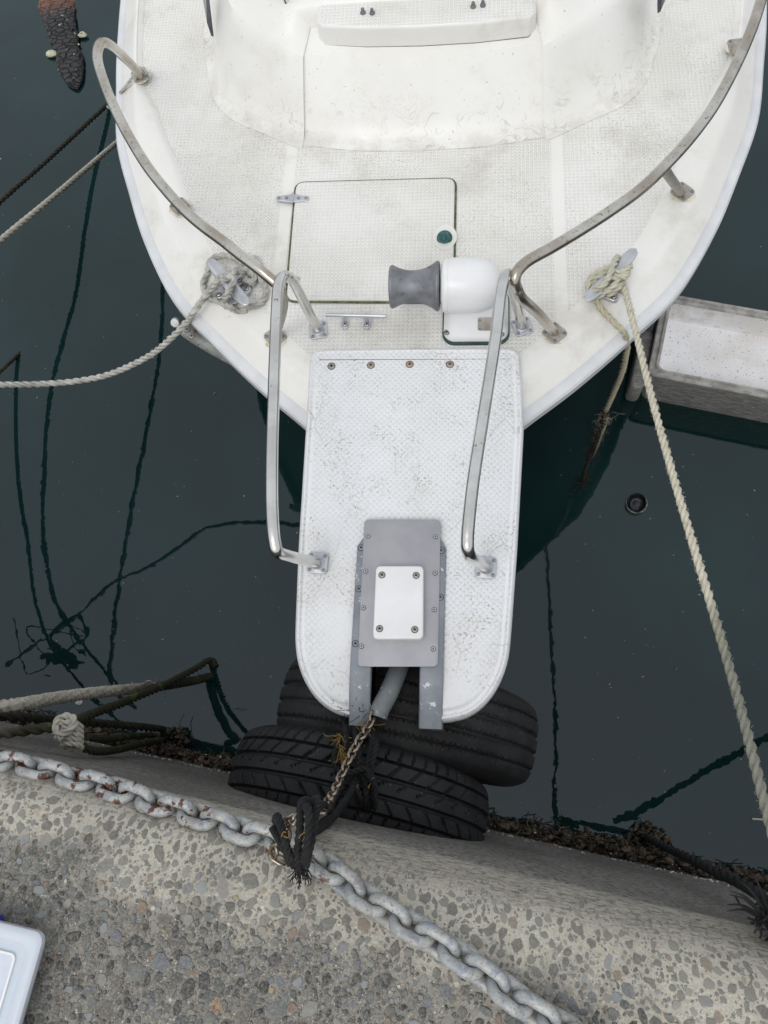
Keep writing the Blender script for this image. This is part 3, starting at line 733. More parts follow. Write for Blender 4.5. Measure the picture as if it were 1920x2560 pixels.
# ---- bow platform
def plat_outline():
    pts = [(.262, 1.020), (.266, .80), (.252, .50), (.243, .30)]
    for a in range(8, 86, 7): pts.append((.105+.137*cos(radians(a))**.9, .115+.185*(1-sin(radians(a)))**.92))
    pts.append((.10, .112))
    left = [(-x, y) for x, y in pts[::-1]]
    pts[0:3] = [(.268, 1.020), (.276, .81), (.258, .50)]
    left[-3:] = [(-.252, .50), (-.259, .81), (-.265, 1.020)]
    return pts, left
pr, pl = plat_outline()
outline = [(0, 1.022)] + pr + [(0.0, .108)] + pl           # clockwise seen from above
outline = outline[::-1]
outline = roundpoly(outline, .034, 5)
ZP = ZD+.030
def platform():
    rings = [(.004, ZP-.085), (.0, ZP-.06), (0, ZP-.012), (.003, ZP-.004), (.007, ZP), (.011, ZP-.001), (.015, ZP-.006), (.021, ZP-.007), (.026, ZP-.003), (.030, ZP-.002)]
    bm = bmesh.new(); prev = None
    for d, z in rings:
        ring = [bm.verts.new((x, y, z)) for x, y in inset(outline, d)]
        if prev:
            for j in range(len(ring)): bm.faces.new((prev[j], prev[(j+1) % len(ring)], ring[(j+1) % len(ring)], ring[j]))
        else: bm.faces.new(ring[::-1])
        prev = ring
    bm.faces.new(prev)
    bmesh.ops.recalc_face_normals(bm, faces=bm.faces)
    me = bpy.data.meshes.new('tmp'); bm.to_mesh(me); bm.free(); a = bpy.data.objects.new('tmp_a', me); sc.collection.objects.link(a)
    me2 = bpy.data.meshes.new('tmp2'); bm = bmesh.new(); bmesh.ops.create_cube(bm, size=1)
    for v in bm.verts: v.co = Vector((v.co.x*.112-.006, v.co.y*.5+.09, v.co.z*.4+ZP))
    bm.to_mesh(me2); bm.free(); c = bpy.data.objects.new('tmp_b', me2); sc.collection.objects.link(c)
    md = a.modifiers.new('b', 'BOOLEAN'); md.object = c; md.solver = 'EXACT'; md.operation = 'DIFFERENCE'
    dg = bpy.context.evaluated_depsgraph_get(); ev = a.evaluated_get(dg); m = bpy.data.meshes.new_from_object(ev)
    for v in m.vertices:
        if v.co.y < .24 and v.co.z > ZP-.03: v.co.z -= .020*((.24-v.co.y)/.13)**2
        if v.co.y > .985 and ZP-.009 < v.co.z < ZP-.001: v.co.z = ZP-.002
    mb = MB(); mb.add([v.co.copy() for v in m.vertices], [tuple(p.vertices) for p in m.polygons])
    bpy.data.objects.remove(a); bpy.data.objects.remove(c)
    return mb
mb = platform()
def pgrip(q): return 1 if (abs(q.x) < .225 and q.y > .19 and q.z > ZP-.004) else 0
plat = MB(); plat = mb.build('bow_platform', 'plat', boat, smooth=35, loc=Vector((0, .35, ZP)), attr={'grip': lambda q: 1 if (ZP-.0035 < q.z < ZP-.001) else 0})
for u, v in ((716, 791), (801, 789), (885, 787), (972, 787)):
    p = P(u, v, ZP-.002); screw_obj('screw', p, .0085, plat, 'rust' if u > 750 else 'steel_dull')

# ---- anchor roller channels + cover plate + white box
mb = MB()
for sx, xi, xo in ((-1, -.062, -.110), (1, .044, .096)):
    pts = [(.545, -.0), (.36, 0), (.235, 0), (.205, -.002), (.185, -.006), (.14, -.019), (.097, -.034)]     # y, dz along the top
    prof_t = [Vector((0, y, ZP+.010+dz)) for y, dz in pts]
    rows = []
    for p in crom(prof_t, 4):
        k = max(0, (p.y-.50)/.045); cut = .03*k*k
        x0, x1 = (xo+cut, xi) if sx < 0 else (xi, xo-cut)
        r_ = .006
        rows.append([Vector((x0, p.y, ZP-.095)), Vector((x0, p.y, p.z-r_)), Vector((x0+r_*.3, p.y, p.z-r_*.3)), Vector((x0+r_, p.y, p.z)),
                     Vector((x1-r_, p.y, p.z)), Vector((x1-r_*.3, p.y, p.z-r_*.3)), Vector((x1, p.y, p.z-r_)), Vector((x1, p.y, ZP-.095))])
    mb.grid(rows, closed_v=True, cap=True)
mb.box(Vector((-.009, .53, ZP+.004)), (.16, .03, .012), bev=.003)
roller = mb.build('roller_bracket', 'alu_cast', boat, smooth=35, loc=Vector((0, .3, ZP)))
for u, v in ((768, 1503), (938, 1516)):
    p = P(u, v, ZP-.012); screw_obj('screw', p, .0065, roller, 'alu_cast')
for u, v in ((780, 1183), (775, 1272), (768, 1390), (953, 1189), (951, 1290)):
    p = P(u, v, ZP+.0102); screw_obj('screw', p, .0065, roller, 'alu_cast')
ZC = ZP+.014
c4 = [P(u, v, ZC) for u, v in ((772, 1440), (946, 1440), (952, 1122), (787, 1122))]
mb = MB(); mb.prism(roundpoly([(q.x, q.y) for q in c4], .012), ZC-.003, ZC, .0008)
cover = mb.build('cover_plate', 'alu_sheet', boat, smooth=30, loc=Vector((0, .38, ZC)))
for u, v in ((795, 1158), (941, 1159), (790, 1234), (940, 1238), (785, 1313), (938, 1317), (781, 1396), (936, 1402)):
    screw_obj('screw', P(u, v, ZC), .0048, cover, 'alu')
ZB = ZC+.026
c4 = [P(u, v, ZB) for u, v in ((805, 1381), (914, 1381), (915, 1222), (812, 1222))]
mb = MB(); mb.prism(roundpoly([(q.x, q.y) for q in c4], .012), ZC, ZB, .004)
wbox = mb.build('white_cover_box', 'paint_white', boat, smooth=40, loc=Vector((0, .35, ZC)))
for u, v in ((825, 1242), (899, 1243), (820, 1358), (896, 1360)):
    screw_obj('screw', P(u, v, ZB), .0066, wbox, 'steel_dull')

# ---- windlass
wl = bpy.data.objects.new('windlass', None); sc.collection.objects.link(wl); wl.parent = boat
wl.location = Vector((.14, 1.1, ZD)) - Vector(boat.location); wl.empty_display_size = .05
MX = Matrix.Rotation(-pi/2, 4, 'Y')              # local z -> -x
AX = Vector((0, P(896, 619, 1.06).y, 1.06))
def atx(x): return Matrix.Translation((x, AX.y, AX.z)) @ MX
x0 = P(950, 619, 1.06).x; x1 = P(843, 619, 1.06).x; Ld = x0-x1
pf = [(0, -.001), (.056, 0), (.060, .004)]
for i in range(15):
    t = i/14; r = .0385 + .0215*(abs(t-.56)/.56)**2.2 if t < .56 else .0385 + .0135*((t-.56)/.44)**2
    pf.append((r, .007 + (Ld-.014)*t))
pf += [(.0515, Ld-.003), (.048, Ld), (.0, Ld)]
mb = MB(); mb.lathe(pf, atx(x0), 56); mb.build('drum', 'drum_grey', wl, smooth=30)
mb = MB(); xh = x0+.006; M = atx(xh) @ Matrix.Rotation(pi, 4, 'X')
pf = [(0, -.002), (.052, -.002), (.058, 0), (.063, .004), (.0645, .010), (.0645, .014), (.0635, .0146), (.0635, .0156), (.0655, .0162), (.0655, .02)]
Lh = P(1086, 620, 1.05).x - xh
for i in range(1, 17):
    t = i/16; pf.append((.0665*(1-t**4.0)**.42 if t < 1 else 0, .02 + (Lh-.02)*t))
mb.lathe(pf, M, 56)
hz = mb.build('housing', 'paint_white', wl, smooth=40)
bx0, bx1 = x0+.008, P(1098, 745, ZD).x
by0, by1 = P(1000, 742, ZD).y, AX.y+.06
cxm, cym = (bx0+bx1)/2, (by0+by1)/2
mb = MB()
rws = []
for z, sx, sy, oy in ((ZD+.008, 1, 1, 0), (ZD+.020, .985, .975, 0), (ZD+.026, .93, .93, .002), (ZD+.031, .90, .88, .006), (ZD+.068, .88, .70, .018), (ZD+.09, .86, .66, .022), (ZD+.12, .80, .60, .022)):
    rws.append([Vector((x, y, z)) for x, y in rrect(cxm, cym+oy, (bx1-bx0)*sx, (by1-by0)*sy, .03, 8)])
mb.grid(rws, closed_v=True, cap=True)
mb.build('housing_base', 'paint_white', wl, smooth=50)
mb = MB(); mb.prism(rrect(cxm, cym-.001, (bx1-bx0)+.006, (by1-by0)+.010, .032, 8), ZD, ZD+.0085, .001); mb.build('gasket', 'gasket', wl)
for u, v in ((965, 718), (1083, 722)): screw_obj('screw', P(u, v, ZD+.026), .0062, wl, 'steel_dull')
c4 = [P(u, v, ZD+.062) for u, v in ((1031, 707), (1070, 705), (1070, 672), (1031, 673))]
a, b_, c_, d_ = c4
mb = MB(); nrm_ = Vector((0, -.55, .83)).normalized()
hy = by1-by0; yf0, yf1 = cym+.006-.44*hy, cym+.018-.35*hy; sl = atan2(.037, yf1-yf0)
ctr = Vector((P(1054, 690, ZD+.057).x, yf0+(yf1-yf0)*.46-.0005, ZD+.031+.037*.46+.0005)); M = Matrix.Translation(ctr) @ Matrix.Rotation(sl, 4, 'X')
mb.prism(rrect(0, 0, .050, .034, .005, 4), -.004, .0018, .0008, M=M)
for x, y in ((-.02, .011), (-.02, -.011), (.02, .011), (.02, -.011)): disc_screw(mb, M @ Vector((x, y, .0015)), .0028, nrm_)
mb.build('name_plate', ['plate', 'screw_dark'], wl)

# ---- cleats
def cleat(u0, v0, u1, v1, feet):
    z = ZD+.052; a = P(u0, v0, z); b = P(u1, v1, z); c = (a+b)/2; d = (b-a).normalized(); L = (b-a).length; n_ = Vector((-d.y, d.x, 0))
    root = bpy.data.objects.new('cleat', None); sc.collection.objects.link(root); root.parent = boat
    root.location = Vector((c.x, c.y, ZD)) - Vector(boat.location); root.empty_display_size = .03
    rows = []
    for i in range(33):
        t = -1 + 2*i/32; s = max(0, 1-abs(t)**9)**.5; wd = (.0180 - .003*abs(t))*max(.02, s); th = (.008-.003*abs(t))*max(.05, s)
        p = c + d*(t*L/2) + Vector((0, 0, .004*(1-t*t)*-1 + .006*abs(t)**2))
        rows.append([p + n_*wd*cos(q) + Vector((0, 0, th*sin(q))) for q in [2*pi*k/16 for k in range(16)]])
    mb = MB(); mb.grid(rows, closed_v=True, cap=True); mb.build('horn', 'alu', root, smooth=60)
    mb = MB()
    for s in (-1, 1):
        p = c + d*s*.024; q = p + n_*0
        mb.tube([Vector((p.x, p.y, ZD+.004)), Vector((p.x, p.y, z-.002))], .011, 14)
    for s in (-1, 1):
        for s2 in (-1, 1):
            p = c + d*s*.018 + n_*s2*.034
            M = Matrix.Translation((0, 0, 0))
            e = c + d*s*.024
            poly = []; dr = atan2((p-e).y, (p-e).x)
            for k in range(11): t = dr - pi/2 + pi*k/10; poly.append((p.x+.0125*cos(t), p.y+.0125*sin(t)))
            for k in range(7): t = dr + pi/2 + pi*k/6; poly.append((e.x+.014*cos(t), e.y+.014*sin(t)))
            mb.prism(poly, ZD, ZD+.013+.0004*s+.0002*s2, .004)
            disc_screw(mb, Vector((p.x, p.y, ZD+.0136)), .0058)
    mb.build('foot', ['alu', 'screw_dark'], root, smooth=40)
    return root
cleat(452, 562, 537, 662, None); cleat(1373, 540, 1264, 652, None)
# small bar cleat
a = P(704, 680, ZD+.035); b = P(833, 683, ZD+.035); d = (b-a).normalized()
mb = MB()
mb.tube([a + (b-a)*t for t in (0, .03, .3, .7, .97, 1)], lambda t: .0052, 12)
for u, v in ((746, 700), (793, 700)):
    f = P(u, v, ZD); t = Vector((f.x, a.y + (b.y-a.y)*.5, ZD+.033))
    mb.tube(crom([Vector((t.x, t.y, ZD+.036)), Vector((f.x, t.y, ZD+.012)), Vector((f.x, f.y+.006, ZD+.003))], 4), .0058, 10)
    mb.prism(rrect(f.x, f.y+.001, .021, .034, .010, 6), ZD, ZD+.005, .0015)
    disc_screw(mb, Vector((f.x, f.y-.005, ZD+.005)), .0055)
mb.build('bar_cleat', ['alu', 'screw_dark'], boat)

# ---- bow rails
def base_plate(parent, u, v, rot=0, sz=.048, mat='plate', z=None):
    if z is None:
        p = P(u, v, ZD); k = min(range(len(oc)), key=lambda i: (oc[i]-Vector((abs(p.x), p.y, 0))).length)
        d = (oc[k]-Vector((abs(p.x), p.y, 0))).length; z = ZD + (rim_h(oc[k].y)+.001 if d < rim_in(oc[k].y)+.02 else .001)
    p = P(u, v, z); mb = MB()
    mb.prism(rrect(p.x, p.y, sz, sz*1.05, .009, 5, rot), z-.002, z+.0035, .001)
    mb.lathe([(.0175, .0030), (.0172, .006), (.0135, .009), (.0125, .012)], Matrix.Translation((p.x, p.y, z)), 20, 0)
    for sx in (-1, 1):
        for sy in (-1, 1):
            c, s = cos(rot), sin(rot); x, y = sx*sz*.34, sy*sz*.36
            disc_screw(mb, Vector((p.x+x*c-y*s, p.y+x*s+y*c, z+.0035)), .0036)
    if mat == 'plate':          # tea-coloured rust bleeding from under the plate
        k = 26; pl_ = [(p.x + sz*(.66+.16*mn.noise(Vector((cos(2*pi*j/k)*1.3, sin(2*pi*j/k)*1.3, u*.1))))*cos(2*pi*j/k), p.y - .003 + sz*(.66+.2*mn.noise(Vector((cos(2*pi*j/k)*1.3, sin(2*pi*j/k)*1.3, v*.1))))*sin(2*pi*j/k)) for j in range(k)]
        mb.add([Vector((x, y, z+.0002)) for x, y in pl_], [tuple(range(k))], 2)
    mb.build('base_plate', [mat, 'screw_dark', 'tea_stain'], parent); return p
def rail_root(x, y):
    r = bpy.data.objects.new('bow_rail', None); sc.collection.objects.link(r); r.parent = boat
    r.location = Vector((x, y, ZD)) - Vector(boat.location); r.empty_display_size = .05; return r
ZR = 1.30
TR = .0124
def post(parent, pts, mat='steel_dull', r=.0115):
    mb = MB(); mb.tube(crom(pts, 6), r, 16); mb.build('stanchion', mat, parent, smooth=60)
def tube_obj(name, parent, pts, mat, r=TR, n=10):
    mb = MB(); mb.tube(crom(pts, n), r, 18); mb.build(name, mat, parent, smooth=60)
# port side rail
pr_ = rail_root(-.6, 1.5)
pt = [P(u, v, z) for u, v, z in ((603, 618, ZR-.02), (560, 582, ZR), (520, 552, ZR), (480, 520, ZR), (438, 489, ZR), (400, 456, ZR), (362, 415, ZR), (322, 365, ZR), (286, 308, ZR), (256, 252, ZR), (232, 198, ZR), (214, 145, ZR), (210, 118, ZR-.003), (215, 97, ZR-.012), (226, 92, ZR-.035), (243, 101, ZR-.085))]
b0 = base_plate(pr_, 303, 163, .5)
tube_obj('rail', pr_, pt + [P(270, 126, 1.11), P(291, 147, 1.02), Vector((b0.x, b0.y, ZD+.004))], 'steel_brown')
b1 = base_plate(pr_, 389, 447, .75); post(pr_, [Vector((b1.x, b1.y, ZD+.004)), P(382, 437, 1.10), P(384, 440, ZR-.012)])
b2 = base_plate(pr_, 595, 728, .8); post(pr_, [Vector((b2.x, b2.y, ZD+.004)), P(612, 660, 1.17), P(604, 622, ZR-.02)])
# starboard side rail
sr_ = rail_root(.6, 1.5)
pt = [P(u, v, z) for u, v, z in ((1116, 622, ZR-.03), (1112, 606, ZR-.01), (1119, 585, ZR), (1142, 563, ZR), (1190, 536, ZR), (1250, 500, ZR), (1320, 455, ZR), (1385, 408, ZR), (1440, 355, ZR), (1490, 300, ZR), (1535, 240, ZR), (1570, 180, ZR), (1602, 115, ZR), (1625, 60, ZR), (1640, 15, ZR), (1655, -40, ZR), (1672, -120, ZR))]
b0 = base_plate(sr_, 1198, 720, .75)
tube_obj('rail', sr_, [Vector((b0.x, b0.y, ZD+.004)), P(1165, 680, 1.11), P(1128, 645, 1.235)] + pt, 'steel_brown')
b1 = base_plate(sr_, 1474, 415, .75); post(sr_, [Vector((b1.x, b1.y, ZD+.004)), P(1452, 390, 1.12), P(1433, 362, ZR-.012)])
b2 = base_plate(sr_, 1592, 100, .1); post(sr_, [Vector((b2.x, b2.y, ZD+.004)), P(1598, 110, 1.12), P(1604, 112, ZR-.012)])
# pulpit rails along the platform
lp = rail_root(-.25, .8); lp.name = 'pulpit_rail'
b3 = base_plate(lp, 688, 714, .15, mat='alu'); b4 = base_plate(lp, 686, 1216, -.05, mat='alu', z=ZP)
pt = [Vector((b3.x, b3.y, ZD+.004)), P(656, 652, 1.11), P(633, 608, 1.235), P(622, 598, 1.275), P(609, 600, 1.292), P(601, 622, ZR), P(597, 680, ZR), P(594, 760, ZR), P(591, 860, ZR), P(588, 960, ZR), P(587, 1060, ZR), P(589, 1130, ZR-.003), P(593, 1170, ZR-.01), P(600, 1192, 1.275), P(622, 1201, 1.21), P(655, 1209, 1.09), Vector((b4.x, b4.y, ZP+.004))]
tube_obj('rail', lp, pt, 'steel')
rp = rail_root(.25, .8); rp.name = 'pulpit_rail'
b5 = base_plate(rp, 1128, 706, .3, mat='alu'); b6 = base_plate(rp, 1050, 1226, -.05, mat='alu', z=ZP)
pt = [Vector((b5.x, b5.y, ZD+.004)), P(1115, 650, 1.13), P(1104, 600, 1.26), P(1099, 592, 1.285), P(1090, 600, ZR), P(1081, 640, ZR), P(1072, 720, ZR), P(1060, 800, ZR), P(1047, 880, ZR), P(1034, 960, ZR), P(1022, 1040, ZR), P(1014, 1110, ZR), P(1010, 1160, ZR-.006), P(1011, 1190, ZR-.02), P(1020, 1205, 1.22), P(1036, 1216, 1.10), Vector((b6.x, b6.y, ZP+.004))]
tube_obj('rail', rp, pt, 'steel')
# grab rail foot on the cabin top
b7 = P(626, 20, 1.15); mb = MB()
mb.lathe([(.020, -.012), (.021, .004), (.018, .008), (.012, .010)], Matrix.Translation(b7), 20, 1)
mb.tube(crom([b7, b7+Vector((-.012, .03, .05)), b7+Vector((-.03, .12, .12)), b7+Vector((-.03, .4, .14))], 6), .0095, 14, 0)
mb.build('grab_rail', ['steel', 'plate'], boat)
# fairlead / old bracket under the port gunwale
fa = P(386, 706, .80); fb = P(520, 768, .70)
mb = MB()
M = Matrix.Translation((fa+fb)/2)
rows = []
for i, (t, r) in enumerate(((0, .004), (.02, .018), (.08, .028), (.2, .034), (.5, .040), (1, .044))):
    c = fa.lerp(fb, t) + Vector((0, 0, -.03*t)); d = (fb-fa).normalized(); n_ = Vector((-d.y, d.x, 0))
    rows.append([c + n_*r*.85*cos(q) + Vector((0, 0, r*.8*sin(q))) for q in [2*pi*k/20 for k in range(20)]])
mb.grid(rows, closed_v=True, cap=True)
disc_screw(mb, P(404, 712, .838), .008); disc_screw(mb, P(414, 726, .836), .008)
mb.build('hull_bracket', ['fitting', 'rust'], boat)
mb = MB()
c = fa + Vector((-.006, .008, .010)); mb.lathe([(0, -.012), (.012, -.01), (.015, 0), (.012, .01), (0, .013)], Matrix.Translation(c) @ Matrix.Rotation(.7, 4, 'X'), 16)
mb.build('bracket_cap', 'rub_white', boat)

# ------------------------------------------------------------------ SKIFF alongside
sk = thing('skiff', (1.9, 1.3, 0), 'low grey flat-bottomed skiff with white speckled floor, beside the starboard bow', 'skiff')
A0 = Vector((.768, 1.372)); dirs = Vector((1, -.232)).normalized(); nn_ = Vector((-dirs.y, dirs.x))
def SK(a, b): q = A0 + dirs*a + nn_*b; return (q.x, q.y)
LS, WS = 2.6, .335
def ring(o, z): return [Vector((*SK(x, y), z)) for x, y in ((-o, -o), (LS+o, -o), (LS+o, WS+o), (-o, WS+o))]
def rring(o, z, r=.03):
    poly = rrect(LS/2, WS/2, LS+2*o, WS+2*o, r, 5); return [Vector((*SK(x, y), z)) for x, y in poly]
mb = MB()
mb.grid([rring(-.035, -.14), rring(-.012, -.03, .035), rring(-.004, .02), rring(-.002, .175)], closed_v=True)
mb.build('hull', 'skiff_side', sk, smooth=40)
mb = MB()
mb.grid([rring(-.002, .175), rring(.004, .178), rring(.004, .188), rring(0, .192), rring(-.008, .192), rring(-.011, .186), rring(-.016, .186), rring(-.019, .192), rring(-.026, .191), rring(-.030, .184, .02)], closed_v=True)
mb.build('rim', 'skiff_rim', sk, smooth=30)
mb = MB()
mb.grid([rring(-.030, .184, .02), rring(-.036, .12, .018), rring(-.042, .098, .015), rring(-.055, .094, .012)], closed_v=True)
mb.add(rring(-.055, .094, .012), [tuple(range(24))])
mb.build('floor', 'skiff_floor', sk, smooth=30)
mb = MB()
mb.box(Vector((*SK(-.022, .10), .06)), (.05, .24, .13), M=Matrix.Rotation(atan2(dirs.y, dirs.x), 3, 'Z'), bev=.018)
mb.build('sponson', 'skiff_side', sk, smooth=50)

def graded(name, a, m_, z_):
    b = NB(name); at = b.n.new('ShaderNodeAttribute'); at.attribute_name = 'wet'
    t = b.math('ADD', at.outputs['Fac'], b.math('MULTIPLY_ADD', b.noise(24, 4, .6), .5, -.25))
    col = b.ramp(t, [(0, a), (.42, a), (.62, m_), (.85, z_), (1, z_)])
    col = b.mix(b.math('MULTIPLY', b.step(b.noise(70, 4), .5, .68), .5), col, b.mix(.6, col, (.05, .05, .035)))
    col = b.mix(b.math('MULTIPLY', b.step(b.noise(20, 3), .6, .68), b.step(t, .75, .95)), col, (.06, .10, .012))
    MAT[name] = b.set(col, .85, normal=b.bump(b.noise(180, 4), .5, .001))
graded('rope_mossy', (.47, .44, .37), (.12, .10, .075), (.030, .028, .014))
graded('rope_cream_dirty', (.60, .56, .45), (.30, .29, .22), (.22, .22, .18))
graded('rope_tail_mat', (.50, .46, .34), (.16, .155, .125), (.07, .06, .045))
# ------------------------------------------------------------------ MOORING ROPES
def far(u, v, z): return P(u, v, z)
# A: weedy dark rope out of the water to the quay beyond the left edge
rope('weedy_mooring_rope', [P(247, 211, -.03), P(228, 230, .02), P(150, 302, .12), P(80, 366, .215), P(0, 436, .32), P(-200, 625, .50), P(-567, 945, .88), P(-860, 1215, 1.30)], .0105, 'dark_rope',
     'dark green weed-coated rope rising from the water past the port rail, uppermost on the left', 'rope', n=8, group=None)
# two thin strands from the rail foot
mb = MB()
rope_mesh(mb, crom([P(303, 176, ZD+.012), P(286, 186, ZD+.0), P(262, 205, ZD-.05), P(247, 225, .75), P(242, 238, .45), P(236, 232, .06)], 8), .0045, pitch=.03)
rope_mesh(mb, crom([P(290, 160, ZD+.02), P(278, 178, ZD+.01), P(258, 202, ZD-.04), P(243, 222, .75), P(238, 234, .45), P(232, 230, .06)], 8), .0045, pitch=.03)
rope_mesh(mb, crom([P(303, 176, ZD+.012), P(313, 170, ZD+.016), P(315, 155, ZD+.02), P(300, 146, ZD+.03), P(288, 158, ZD+.02)], 8), .0045, pitch=.03)
tag(mb.build('rail_lashing', 'rope_grey', loc=P(303, 170, ZD), smooth=60), 'thin doubled grey lanyard looped round the foot of the port bow rail', 'rope')
# B: white rope, straight
rope('mooring_rope', [P(285, 280, .235), P(258, 303, .26), P(120, 421, .52), P(0, 520, .66), P(-252, 733, .88), P(-752, 1157, 1.2), P(-900, 1280, 1.36)], .0105, 'rope_pale',
     'straight pale three-strand mooring rope running from under the port bow to the left edge', 'rope', fuzz=.3, n=12)
# C: sagging grey-white rope with its hitch on the port cleat
zc = ZD+.055
cr = thing('mooring_rope', P(440, 645, ZD+.03), 'sagging greyish white mooring rope with blue flecks, coiled on the port cleat', 'rope')
mb = MB()
rope_mesh(mb, crom([P(470, 605, zc+.01), P(455, 625, ZD+.03), P(440, 645, ZD+.020), P(420, 672, ZD+.012), P(404, 694, ZD-.035), P(370, 730, .86), P(320, 770, .78), P(243, 806, .72), P(180, 821, .71), P(100, 829, .73), P(0, 831, .80), P(-250, 826, .96), P(-518, 829, 1.08), P(-1000, 930, 1.25), P(-1500, 1060, 1.36)], 10), .0095, fuzz=.25)
mb.build('rope', 'rope_grey', cr, smooth=60)
mb = MB()
lp_ = [(447, 640), (438, 615), (448, 590), (452, 568), (468, 554), (492, 552), (516, 563), (540, 580), (560, 600), (573, 622), (571, 645), (553, 660), (528, 664)]
rope_mesh(mb, crom([P(u, v, ZD+.010+.004*(i % 2)) for i, (u, v) in enumerate(lp_)], 8), .0085)
lp_ = [(441, 628), (450, 645), (470, 650), (490, 660), (505, 668), (520, 672), (532, 668)]
rope_mesh(mb, crom([P(u, v, ZD+.010) for u, v in lp_], 8), .0085, fuzz=.5)
f8 = [(440, 635, .014), (462, 622, .03), (484, 604, .06), (498, 597, .075), (505, 592, .07), (515, 580, .03), (530, 590, .02), (528, 612, .02)]
rope_mesh(mb, crom([P(u, v, ZD+z) for u, v, z in f8], 8), .0085)
f8 = [(464, 588, .03), (474, 598, .05), (490, 596, .078), (504, 602, .074), (500, 618, .066), (490, 634, .066), (486, 648, .03), (494, 660, .02), (510, 668, .014)]
rope_mesh(mb, crom([P(u, v, ZD+z) for u, v, z in f8], 8), .0085)
f8 = [(512, 590, .05), (532, 583, .04), (548, 598, .02), (545, 612, .015), (530, 600, .02)]
rope_mesh(mb, crom([P(u, v, ZD+z) for u, v, z in f8], 8), .0085)
hairs(mb, P(505, 668, ZD+.012), 22, .008, .016, .0004)
mb.build('hitch', 'rope_grey', cr, smooth=60)
mb = MB()
for k in range(9):
    c = P(548+random.uniform(-8, 8), 575+random.uniform(-8, 8), ZD+.006); r_ = .014+.002*k
    mb.tube(crom([c + Vector((r_*cos(a), r_*sin(a), .001*k)) for a in [2*pi*j/7 + k for j in range(6)]], 5), .0009, 5)
hairs(mb, P(550, 575, ZD+.008), 30, .008, .022, .0004)
mb.build('frayed_end', 'rope_grey', cr, smooth=60)
# D: dark rope rising from the water at the left
rope('sunken_mooring_rope', [P(230, 430, -.62), P(180, 530, -.40), P(115, 640, -.18), P(60, 735, -.04), P(40, 765, .0), P(0, 803, .06), P(-100, 900, .22), P(-214, 1006, .405), P(-431, 1212, .71), P(-640, 1400, 1.1), P(-760, 1520, 1.36)], .0085, 'dark_rope',
     'thin dark brown rope surfacing at the left edge and fading away under water', 'rope', n=8)
# E: cream rope from the starboard cleat to the quay
er = thing('mooring_rope', P(1330, 600, ZD+.03), 'cream rope with green flecks, hitched on the starboard cleat and running down the right side', 'rope')
mb = MB()
rope_mesh(mb, crom([P(1335, 592, ZD+.05), P(1345, 612, ZD+.035), P(1362, 670, 1.02), P(1412, 874, 1.10), P(1475, 1100, 1.19), P(1535, 1302, 1.27), P(1600, 1530, 1.35), P(1659, 1762, 1.42), P(1740, 2060, 1.47), P(1800, 2300, 1.42)], 14), .0083, fuzz=1.6)
ey0, ey1 = P(1475, 1100, 1.19).y, P(1600, 1530, 1.35).y
mb.build('rope', 'rope_cream_dirty', er, smooth=60, attr={'wet': lambda q: (q.y-ey0)/(ey1-ey0)})
mb = MB()
W8 = [[(1290, 642, .022), (1282, 628, .05), (1300, 618, .068), (1316, 598, .070), (1325, 572, .072), (1334, 556, .055), (1338, 566, .03)],
      [(1276, 648, .03), (1271, 628, .03), (1273, 608, .04), (1290, 590, .05), (1312, 580, .055), (1332, 590, .06), (1352, 584, .06), (1362, 575, .04)],
      [(1283, 640, .03), (1281, 620, .03), (1284, 605, .04), (1298, 595, .05), (1316, 588, .05), (1330, 582, .04)],
      [(1289, 642, .03), (1305, 632, .05), (1325, 618, .06), (1336, 604, .064), (1345, 593, .062), (1357, 592, .05)],
      [(1312, 638, .03), (1330, 626, .045), (1342, 612, .05), (1345, 598, .05), (1334, 588, .065), (1320, 590, .05)],
      [(1322, 600, .06), (1335, 598, .07), (1350, 598, .066), (1355, 588, .05), (1345, 578, .04), (1330, 578, .04)]]
for f8 in W8: rope_mesh(mb, crom([P(u, v, ZD+z) for u, v, z in f8], 8), .0085, fuzz=.5)
mb.build('hitch', 'rope_cream', er, smooth=60)
# its tail, over the gunwale into the water, frayed
tr_ = thing('rope_tail', P(1290, 640, ZD+.03), 'short frayed tail rope hanging from the starboard cleat over the gunwale into the water', 'rope')
mb = MB()
pth = [P(1283, 640, ZD+.03), P(1300, 668, ZD+.012), P(1330, 700, ZD+.012), P(1350, 722, ZD-.01), P(1355, 750, .84), P(1345, 800, .70), P(1325, 850, .52), P(1308, 888, .40)]
rope_mesh(mb, crom(pth[:5], 10), .0082, fuzz=.5, mi=0)
rope_mesh(mb, crom(pth[4:], 10), .0085, fuzz=.8, mi=1)
pth2 = [P(1308, 888, .40), P(1296, 925, .30), P(1285, 955, .22), P(1272, 990, .14), P(1262, 1025, .06), P(1255, 1055, -.02), P(1240, 1080, -.15)]
rope_mesh(mb, crom(pth2, 10), .0075, fuzz=1.5, mi=2)
c1 = crom(pth2, 10)
for i, c in enumerate(c1[:30]): hairs(mb, c, 9, .010 if i < 15 else .006, .030, .0006, mi=1 if i < 18 and i % 2 else 2, droop=.01)
for c in c1[4:22:2]:
    mb.tube(crom([c, c + Vector((.012, -.01, .005)), c + Vector((.004, -.03, -.02)), c + Vector((-.004, -.045, -.03))], 5), .0022, 6, 1)
hairs(mb, P(1255, 1050, .0), 60, .018, .03, .001, mi=2)
mb.build('rope', ['rope_tail_mat', 'rope_tail_mat', 'weed_black'], tr_, smooth=60, attr={'wet': lambda q: (.80-q.z)/.75})

